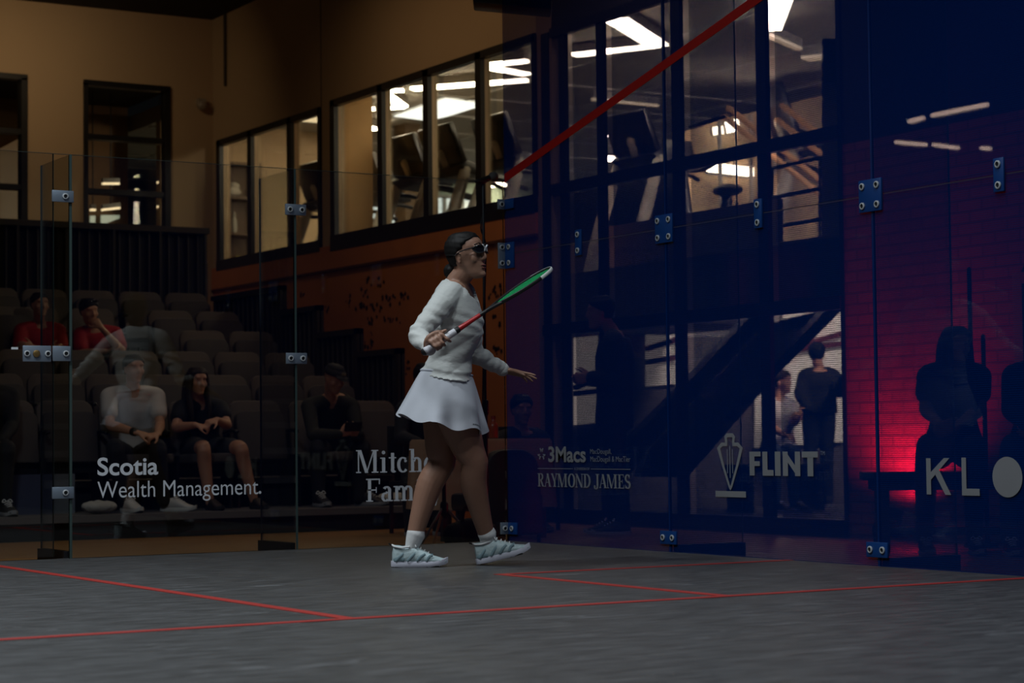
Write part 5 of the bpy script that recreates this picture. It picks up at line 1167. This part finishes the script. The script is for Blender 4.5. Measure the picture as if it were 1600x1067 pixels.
# bench with two women in front of the red lit wall
BN = mat('bench_wood', (.06, .055, .055), .6); bx = at(1490, 742, 12.5); by = (bx + at(1390, 742, 12.1)) / 2
bn = thing('bench', 'dark bench in front of the red lit brick wall', 'bench', None, (0, 0, 0))
ez = .375; B0 = V(1.98, -.86, 0); B1 = V(3.0 - .12, -1.55, 0); bd = (B1 - B0).normalized(); bs_ = V(-bd.y, bd.x, 0)
MB().beam(B0 + V(0, 0, ez - .02), B1 + V(0, 0, ez - .02), .42, .045).build('seat', BLACK, bn, smooth=False)
q = MB(); q.beam(B0 + bd * .05 - bs_ * .17 + V(0, 0, ez - .075), B1 - bs_ * .17 + V(0, 0, ez - .075), .03, .06); q.beam(B0 + bd * .05 + bs_ * .17 + V(0, 0, ez - .075), B1 + bs_ * .17 + V(0, 0, ez - .075), .03, .06); q.build('apron', BN, bn, smooth=False)
for e in (.12, .98):
    for sd in (-1, 1): q = MB(); q.beam(B0 + bd * e + bs_ * sd * .15 + V(0, 0, GF), B0 + bd * e + bs_ * sd * .15 + V(0, 0, ez - .1), .05, .05); q.build('leg', BN, bn, smooth=False)
q = MB(); q.beam(B0 + bd * .1 + V(0, 0, .02), B0 + bd * 1.0 + V(0, 0, .02), .04, .05); q.build('stretcher', BN, bn, smooth=False)
for (hx, lab, dn, hl_, ww) in ((1490, 'long haired woman sitting on the bench before the red wall', 12.5, 1, DARKCLOTH), (1622, 'person in dark top and jeans on the bench at the right frame edge', 12.35, 0, DARKCLOTH)):
    J = mkJ(pel=at(hx, 702, dn), neck=at(hx, 568, dn - .03), head=at(hx + 4, 540, dn - .08), shR=at(hx - 40, 586, dn - .02), shL=at(hx + 42, 586, dn + .02), elR=at(hx - 44, 640, dn - .06), elL=at(hx + 40, 640, dn - .06), wrR=at(hx - 20, 664, dn - .28), wrL=at(hx + 2, 668, dn - .28),
            hipR=at(hx - 24, 708, dn), hipL=at(hx + 22, 708, dn), knR=at(hx - 40, 698, dn - .42), knL=at(hx + 34, 698, dn - .42), anR=at(hx - 46, 830, dn - .42), anL=at(hx + 32, 832, dn - .42))
    for sd in 'RL': J['an' + sd].z = GF + .09
    J['hF'] = -SB * .9 + SR * .3; J['hU'] = UPZ; J['legback'] = SB
    r = person(lab, J, FEM, SKIN_B, group=None, hands={'R': (SR - UPZ * .3, SB, UPZ, .5), 'L': (-SR - UPZ * .3, SB, UPZ, .5)}, s=.96)
    tee(r, J, FEM, ww, .45 if hl_ else 1.0); trousers(r, J, FEM, DENIM if not hl_ else mat('dark_denim', (.015, .02, .03), .85), fem=True)
    (hair_long if hl_ else hair_short)(r, J['head'], J['hF'], J['hU'], 1.0, HAIRM)
    for sd in 'RL': shoe(r, V(J['an' + sd].x, J['an' + sd].y, GF) + SB * .05, -SB, UPZ, MATS['black_shoe'], MATS['grey_sole'], .25)
dfr = MB(); a = on(1592, 500, 0, XW - .05); zt_ = on(1592, 445, 0, XW).z
dfr.box((XW - .07, a.y - .05, GF), (XW, a.y + .03, zt_)); dfr.box((XW - .07, a.y - 1.0, zt_), (XW, a.y + .03, zt_ + .07)); dfr.box((XW - .07, a.y - 1.05, GF), (XW, a.y - .95, zt_ + .07))
do = bpy.data.objects.new('door_2', None); COL.objects.link(do); do['kind'] = 'structure'
dfr.build('door_frame', mat('tan_frame', (.42, .28, .17), .6), do, smooth=False); box('door_leaf', (XW - .04, a.y - .95, GF), (XW - .005, a.y - .05, zt_), mat('dark_door', (.04, .03, .03), .6), do)
for x, y0, lab in ((1514, 420, 'tall dark pole standing behind the long haired woman'), (1536, 525, 'shorter dark pole standing right of the long haired woman')):
    p = on(x, y0, 0, 2.82); t = thing('net_pole', lab, 'pole', None, (2.82, p.y, GF)); q = MB(); q.tube([(0, 0, .02), (0, 0, p.z - GF)], [.016, .014], 10); q.build('shaft', BLACKM, t)
    q = MB(); q.tube([(0, 0, 0), (0, 0, .03)], [.07, .06], 16, round_ends=False); q.build('foot', BLACK, t)
# red uplight standing on the floor by the brick wall
up = on(1395, 640, 0, XW); ul = thing('floor_spotlight', 'red floor spotlight standing at the brick wall behind the bench', 'spotlight', None, (XW - .30, up.y - .25, GF))
q = MB(); q.tube([(0, 0, .05), (.05, 0, .22)], [.075, .085], 18, 2, round_ends=False); q.build('housing', BLACK, ul)
q = MB(); q.tube([(-.09, -.0, .0), (-.09, 0, .13), (0, -.09, .14)], [.012] * 3, 8); q.build('yoke', BLACKM, ul)
l = bpy.data.lights.new('red_beam', 'SPOT'); l.energy = 160; l.color = (1.0, .01, .06); l.spot_size = 2.5; l.spot_blend = .9; l.shadow_soft_size = .06
o = bpy.data.objects.new('red_beam', l); COL.objects.link(o); o.location = (XW - .235, up.y - .25, GF + .30); o.rotation_euler = V(.42, .10, .8).to_track_quat('-Z', 'Y').to_euler()

# ------------------------------------------------------------------ lettering on the glass
def wallframe(w):
    return (V(0, -.0015, 0), V(1, 0, 0), V(0, 0, 1), V(0, -1, 0)) if w == 'back' else (V(-.0045, 0, 0), V(0, -1, 0), V(0, 0, 1), V(-1, 0, 0))
def text_mesh(q, s, w, u0, z0, u1, z1, bold=0.0):
    """one line of sans lettering fitted to the box u0..u1, z0..z1 on a wall"""
    cu = bpy.data.curves.new('t', 'FONT'); cu.body = s; cu.size = 1; cu.offset = bold; cu.resolution_u = 6
    o = bpy.data.objects.new('t', cu); COL.objects.link(o); dg = bpy.context.evaluated_depsgraph_get(); me = bpy.data.meshes.new_from_object(o.evaluated_get(dg))
    xs = [v.co.x for v in me.vertices]; ys = [v.co.y for v in me.vertices]; x0, x1, y0, y1 = min(xs), max(xs), min(ys), max(ys)
    O, U_, Z_, N = wallframe(w)
    q.add([O + U_ * (u0 + (v.co.x - x0) / (x1 - x0) * (u1 - u0)) + Z_ * (z0 + (v.co.y - y0) / (y1 - y0) * (z1 - z0)) for v in me.vertices], [tuple(p.vertices) for p in me.polygons])
    bpy.data.objects.remove(o); bpy.data.meshes.remove(me); bpy.data.curves.remove(cu)
class Glyph:
    """drawn lettering: polygons in letter units, placed in a box on a wall"""
    def __init__(s, w): s.w = w; s.P = []
    def poly(s, *p): s.P.append([tuple(x) for x in p])
    def rect(s, a, b, c, d): s.poly((a, b), (c, b), (c, d), (a, d))
    def bar(s, x0, y0, x1, y1, wd): s.poly((x0 - wd / 2, y0), (x0 + wd / 2, y0), (x1 + wd / 2, y1), (x1 - wd / 2, y1))
    def arc(s, cx, cy, rx, ry, a0, a1, thin, thick, n=18):
        for i in range(n):
            q = []
            for k in (i, i + 1):
                a = math.radians(a0 + (a1 - a0) * k / n); t = thin + (thick - thin) * abs(math.cos(a)); q.append((a, t))
            (a, t), (b, u) = q; f = lambda A, T, sg: (cx + (rx + sg * T / 2) * math.cos(A), cy + (ry + sg * T / 2) * math.sin(A))
            s.poly(f(a, t, 1), f(b, u, 1), f(b, u, -1), f(a, t, -1))
    def place(s, q, u0, z0, u1, z1, box=None):
        xs = [p[0] for P in s.P for p in P]; ys = [p[1] for P in s.P for p in P]
        x0, y0, x1, y1 = box or (min(xs), min(ys), max(xs), max(ys)); O, U_, Z_, N = wallframe(s.w)
        for k, P in enumerate(s.P):
            q.add([O + N * (.0002 * (k % 5)) + U_ * (u0 + (x - x0) / (x1 - x0) * (u1 - u0)) + Z_ * (z0 + (y - y0) / (y1 - y0) * (z1 - z0)) for x, y in P], [tuple(range(len(P)))])
def serif_letter(g, ch, x, st=.15, th=.055, sf=.05):
    """draws a serif letter at x, returns its advance (cap height 1)"""
    R = g.rect
    def stem(a, y0, y1, w=st, foot=True, head=True, e=.085):
        R(a, y0, a + w, y1)
        if foot: R(a - e, y0, a + w + e, y0 + sf)
        if head: R(a - e, y1 - sf, a + w + e, y1)
    if ch == 'M':
        stem(x + .09, 0, 1, th); stem(x + .80, 0, 1, st); g.bar(x + .10 + st / 2, 1, x + .49, .0, st); g.bar(x + .80 + th / 2, 1, x + .49, 0, th); return 1.10
    if ch == 'i':
        stem(x + .10, 0, .66, st, True, False); R(x + .02, .66 - sf, x + .10 + st, .66); g.arc(x + .10 + st / 2, .88, .04, .04, 0, 360, .08, .08); return .40
    if ch == 't':
        stem(x + .12, .05, .86, st, False, False); R(x + .02, .62, x + .36, .67); g.arc(x + .24, .12, .09, .10, 180, 330, .06, .10); return .40
    if ch == 'c':
        g.arc(x + .28, .33, .20, .31, 50, 320, th, st); g.arc(x + .40, .50, .03, .03, 0, 360, .07, .07); return .56
    if ch == 'h':
        stem(x + .10, 0, 1.02, st, True, False); R(x + .02, .97, x + .10 + st, 1.02); stem(x + .44, 0, .42, st, True, False); g.arc(x + .37, .42, .145, .20, 0, 165, th * 1.3, st); return .70
    if ch == 'F':
        stem(x + .10, 0, 1); R(x + .10, .945, x + .66, 1); R(x + .61, .76, x + .66, 1); R(x + .10, .48, x + .50, .535); R(x + .47, .38, x + .51, .63); return .70
    if ch == 'a':
        stem(x + .34, 0, .46, st * .95, False, False); g.arc(x + .28, .46, .135, .165, 0, 150, th * 1.2, st); g.arc(x + .22, .19, .135, .165, 60, 320, th, st * .9); R(x + .38, 0, x + .56, sf); g.poly((x + .24, .385), (x + .34, .34), (x + .34, .40), (x + .24, .44)); return .58
    if ch == 'm':
        for k in (0, 1, 2): stem(x + .10 + .34 * k, 0, .45 if k else .66, st * .95, True, False, .07)
        R(x + .02, .66 - sf, x + .10, .66); g.arc(x + .38, .44, .135, .19, 0, 165, th * 1.3, st); g.arc(x + .72, .44, .135, .19, 0, 165, th * 1.3, st); return 1.04
    if ch == 'l': stem(x + .10, 0, 1.02, st, True, False); return .34
    if ch == 'e': g.arc(x + .28, .33, .20, .31, 0, 325, th, st); R(x + .1, .33, x + .48, .38); return .56
    if ch == 'y': g.bar(x + .10, .66, x + .30, .02, st); g.bar(x + .50, .66, x + .24, -.25, th); R(x, .61, x + .24, .66); R(x + .38, .61, x + .60, .66); return .58
    if ch == 'R':
        stem(x + .10, 0, 1); g.arc(x + .36, .745, .20, .228, -90, 90, th, st); R(x + .2, .945, x + .37, 1); R(x + .2, .49, x + .37, .545); g.bar(x + .62, 0, x + .36, .52, st); R(x + .52, 0, x + .74, sf); return .74
    if ch == 'A':
        g.bar(x + .10, 0, x + .37, 1, th); g.bar(x + .62, 0, x + .36, 1, st * 1.1); R(x + .18, .30, x + .54, .355); R(x, 0, x + .2, sf); R(x + .48, 0, x + .78, sf); return .74
    if ch == 'Y':
        stem(x + .30, 0, .5, st, True, False); g.bar(x + .37, .42, x + .12, 1, st); g.bar(x + .39, .42, x + .62, 1, th); R(x, .95, x + .26, 1); R(x + .50, .95, x + .74, 1); return .70
    if ch == 'O': g.arc(x + .40, .5, .29, .475, 0, 360, th, st * 1.15, 32); return .80
    if ch == 'N':
        stem(x + .08, 0, 1, th); stem(x + .66, 0, 1, th, False, True); g.bar(x + .12, 1, x + .66, 0, st * 1.1); return .82
    if ch == 'D':
        stem(x + .10, 0, 1); g.arc(x + .30, .5, .36, .473, -90, 90, th, st * 1.1, 24); R(x + .1, 0, x + .32, th); R(x + .1, 1 - th, x + .32, 1); return .80
    if ch == 'J':
        stem(x + .26, .12, 1, st, False, True); g.arc(x + .19, .10, .15, .17, 200, 360, th, st); g.arc(x + .06, .10, .05, .05, 0, 360, .09, .09); return .52
    if ch == 'E':
        stem(x + .10, 0, 1); R(x + .1, .945, x + .60, 1); R(x + .1, 0, x + .62, .055); R(x + .1, .475, x + .46, .53); R(x + .56, .78, x + .60, 1); R(x + .58, 0, x + .62, .24); R(x + .43, .38, x + .47, .63); return .68
    if ch == 'S':
        g.arc(x + .28, .735, .18, .237, 25, 245, th, st); g.arc(x + .30, .265, .20, .237, -155, 75, th, st); g.poly((x + .17, .60), (x + .13, .50), (x + .40, .36), (x + .47, .46)); R(x + .45, .72, x + .49, .98); R(x + .06, .02, x + .10, .28); return .60
    return .35
def serif(q, s, w, u0, z0, u1, z1, th=.055, st=.15):
    g = Glyph(w); x = 0
    for ch in s: x += serif_letter(g, ch, x, st, th) if ch != ' ' else .30
    xs = [p[0] for P in g.P for p in P]
    g.place(q, u0, z0, u1, z1, (min(xs), 0, max(xs), 1))
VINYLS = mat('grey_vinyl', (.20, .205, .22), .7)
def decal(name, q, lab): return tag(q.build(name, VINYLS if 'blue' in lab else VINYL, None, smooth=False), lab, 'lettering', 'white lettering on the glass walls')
q = MB(); text_mesh(q, 'Scotia', 'back', -2.538, .430, -2.197, .527, .018); text_mesh(q, 'Wealth Management', 'back', -2.538, .284, -1.612, .399, -.004)
q.add([V(-1.602 + .008 * math.cos(a), -.0016, .322 + .008 * math.sin(a)) for a in [2 * PI * i / 14 for i in range(14)]], [tuple(range(14))])
decal('glass_lettering', q, 'two line white sans lettering on the clear glass before the seated pair')
q = MB(); serif(q, 'Mitchell', 'back', -1.008, .418, -.40, .548); serif(q, 'Family', 'back', -.945, .254, -.447, .384)
decal('glass_lettering', q, 'two line white serif lettering on the clear glass behind the player')
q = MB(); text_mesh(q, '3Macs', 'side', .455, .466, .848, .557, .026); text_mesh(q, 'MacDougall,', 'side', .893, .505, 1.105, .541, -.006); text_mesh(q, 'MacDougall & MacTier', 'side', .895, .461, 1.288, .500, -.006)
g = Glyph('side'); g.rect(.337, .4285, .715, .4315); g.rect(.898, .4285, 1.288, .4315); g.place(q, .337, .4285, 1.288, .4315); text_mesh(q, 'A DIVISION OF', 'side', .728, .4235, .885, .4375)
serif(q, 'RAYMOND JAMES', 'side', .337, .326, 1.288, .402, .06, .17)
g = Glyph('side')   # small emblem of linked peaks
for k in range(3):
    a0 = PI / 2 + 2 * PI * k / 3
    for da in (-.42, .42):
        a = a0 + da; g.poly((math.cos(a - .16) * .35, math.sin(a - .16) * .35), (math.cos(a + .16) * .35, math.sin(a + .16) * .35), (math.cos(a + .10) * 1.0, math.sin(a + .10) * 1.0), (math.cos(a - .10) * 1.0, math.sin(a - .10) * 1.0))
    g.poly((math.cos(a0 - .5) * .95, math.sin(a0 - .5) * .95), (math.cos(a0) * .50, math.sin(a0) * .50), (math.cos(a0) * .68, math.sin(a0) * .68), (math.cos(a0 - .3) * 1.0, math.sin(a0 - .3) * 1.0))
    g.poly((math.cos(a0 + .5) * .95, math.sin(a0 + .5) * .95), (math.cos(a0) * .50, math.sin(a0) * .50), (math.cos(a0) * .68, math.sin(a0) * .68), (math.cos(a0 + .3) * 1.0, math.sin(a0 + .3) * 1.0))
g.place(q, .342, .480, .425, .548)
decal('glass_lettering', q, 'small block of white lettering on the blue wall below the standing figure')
q = MB(); g = Glyph('side')   # arrowhead outline over a bar
out = [(-.20, 1.0), (.17, 1.0), (.36, .92), (.34, .84), (.36, .80), (.62, .80), (1.0, .66), (.30, .0)]
outer = [(0, 1.0), (.24, 1.0), (.42, .94), (.36, .87), (.37, .835), (.66, .838), (1.0, .745), (.62, .42), (.14, .06), (0, 0)]
inner_ = [(0, .93), (.17, .93), (.22, .915), (.18, .86), (.20, .775), (.56, .775), (.76, .735), (.44, .42), (.06, .12), (0, .075)]
for sx in (-1, 1):
    for k in range(len(outer) - 1):
        a, b, c, d = outer[k], outer[k + 1], inner_[k + 1], inner_[k]; g.poly(*[(sx * x, y) for x, y in (a, b, c, d)])
g.rect(-.03, .22, .03, .78); g.rect(-.22, .30, -.17, .72); g.rect(.17, .30, .22, .72)
g.rect(-1.18, -.115, 1.18, -.01); g.place(q, 2.048, .296, 2.30, .617)
g = Glyph('side')
g.rect(0, 0, .22, 1); g.rect(.2, .8, .5, 1); g.rect(.2, .4, .46, .6)
g.rect(.58, 0, .80, 1); g.rect(.78, 0, 1.06, .24); g.rect(1.12, 0, 1.36, 1)
g.rect(1.46, 0, 1.68, 1); g.rect(1.98, 0, 2.20, 1); g.poly((1.60, 1), (1.46, 1), (1.46, .88), (2.06, 0), (2.20, 0), (2.20, .12))
g.rect(2.28, .76, 2.94, 1); g.rect(2.50, 0, 2.74, .8); g.place(q, 2.333, .406, 2.862, .524)
text_mesh(q, 'TM', 'side', 2.881, .507, 2.912, .526)
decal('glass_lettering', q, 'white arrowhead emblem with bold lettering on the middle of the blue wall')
q = MB(); g = Glyph('side'); g.rect(3.608, .333, 3.637, .493); g.poly((3.637, .398), (3.637, .432), (3.722, .494), (3.757, .494)); g.poly((3.666, .420), (3.690, .443), (3.764, .333), (3.727, .333))
g.rect(3.832, .332, 3.860, .496); g.rect(3.832, .332, 3.940, .362); g.poly(*[(4.106 + .088 * math.cos(a), .414 + .086 * math.sin(a)) for a in [2 * PI * i / 40 for i in range(40)]])
xs = [p[0] for P in g.P for p in P]; ys = [p[1] for P in g.P for p in P]; g.place(q, min(xs), min(ys), max(xs), max(ys))
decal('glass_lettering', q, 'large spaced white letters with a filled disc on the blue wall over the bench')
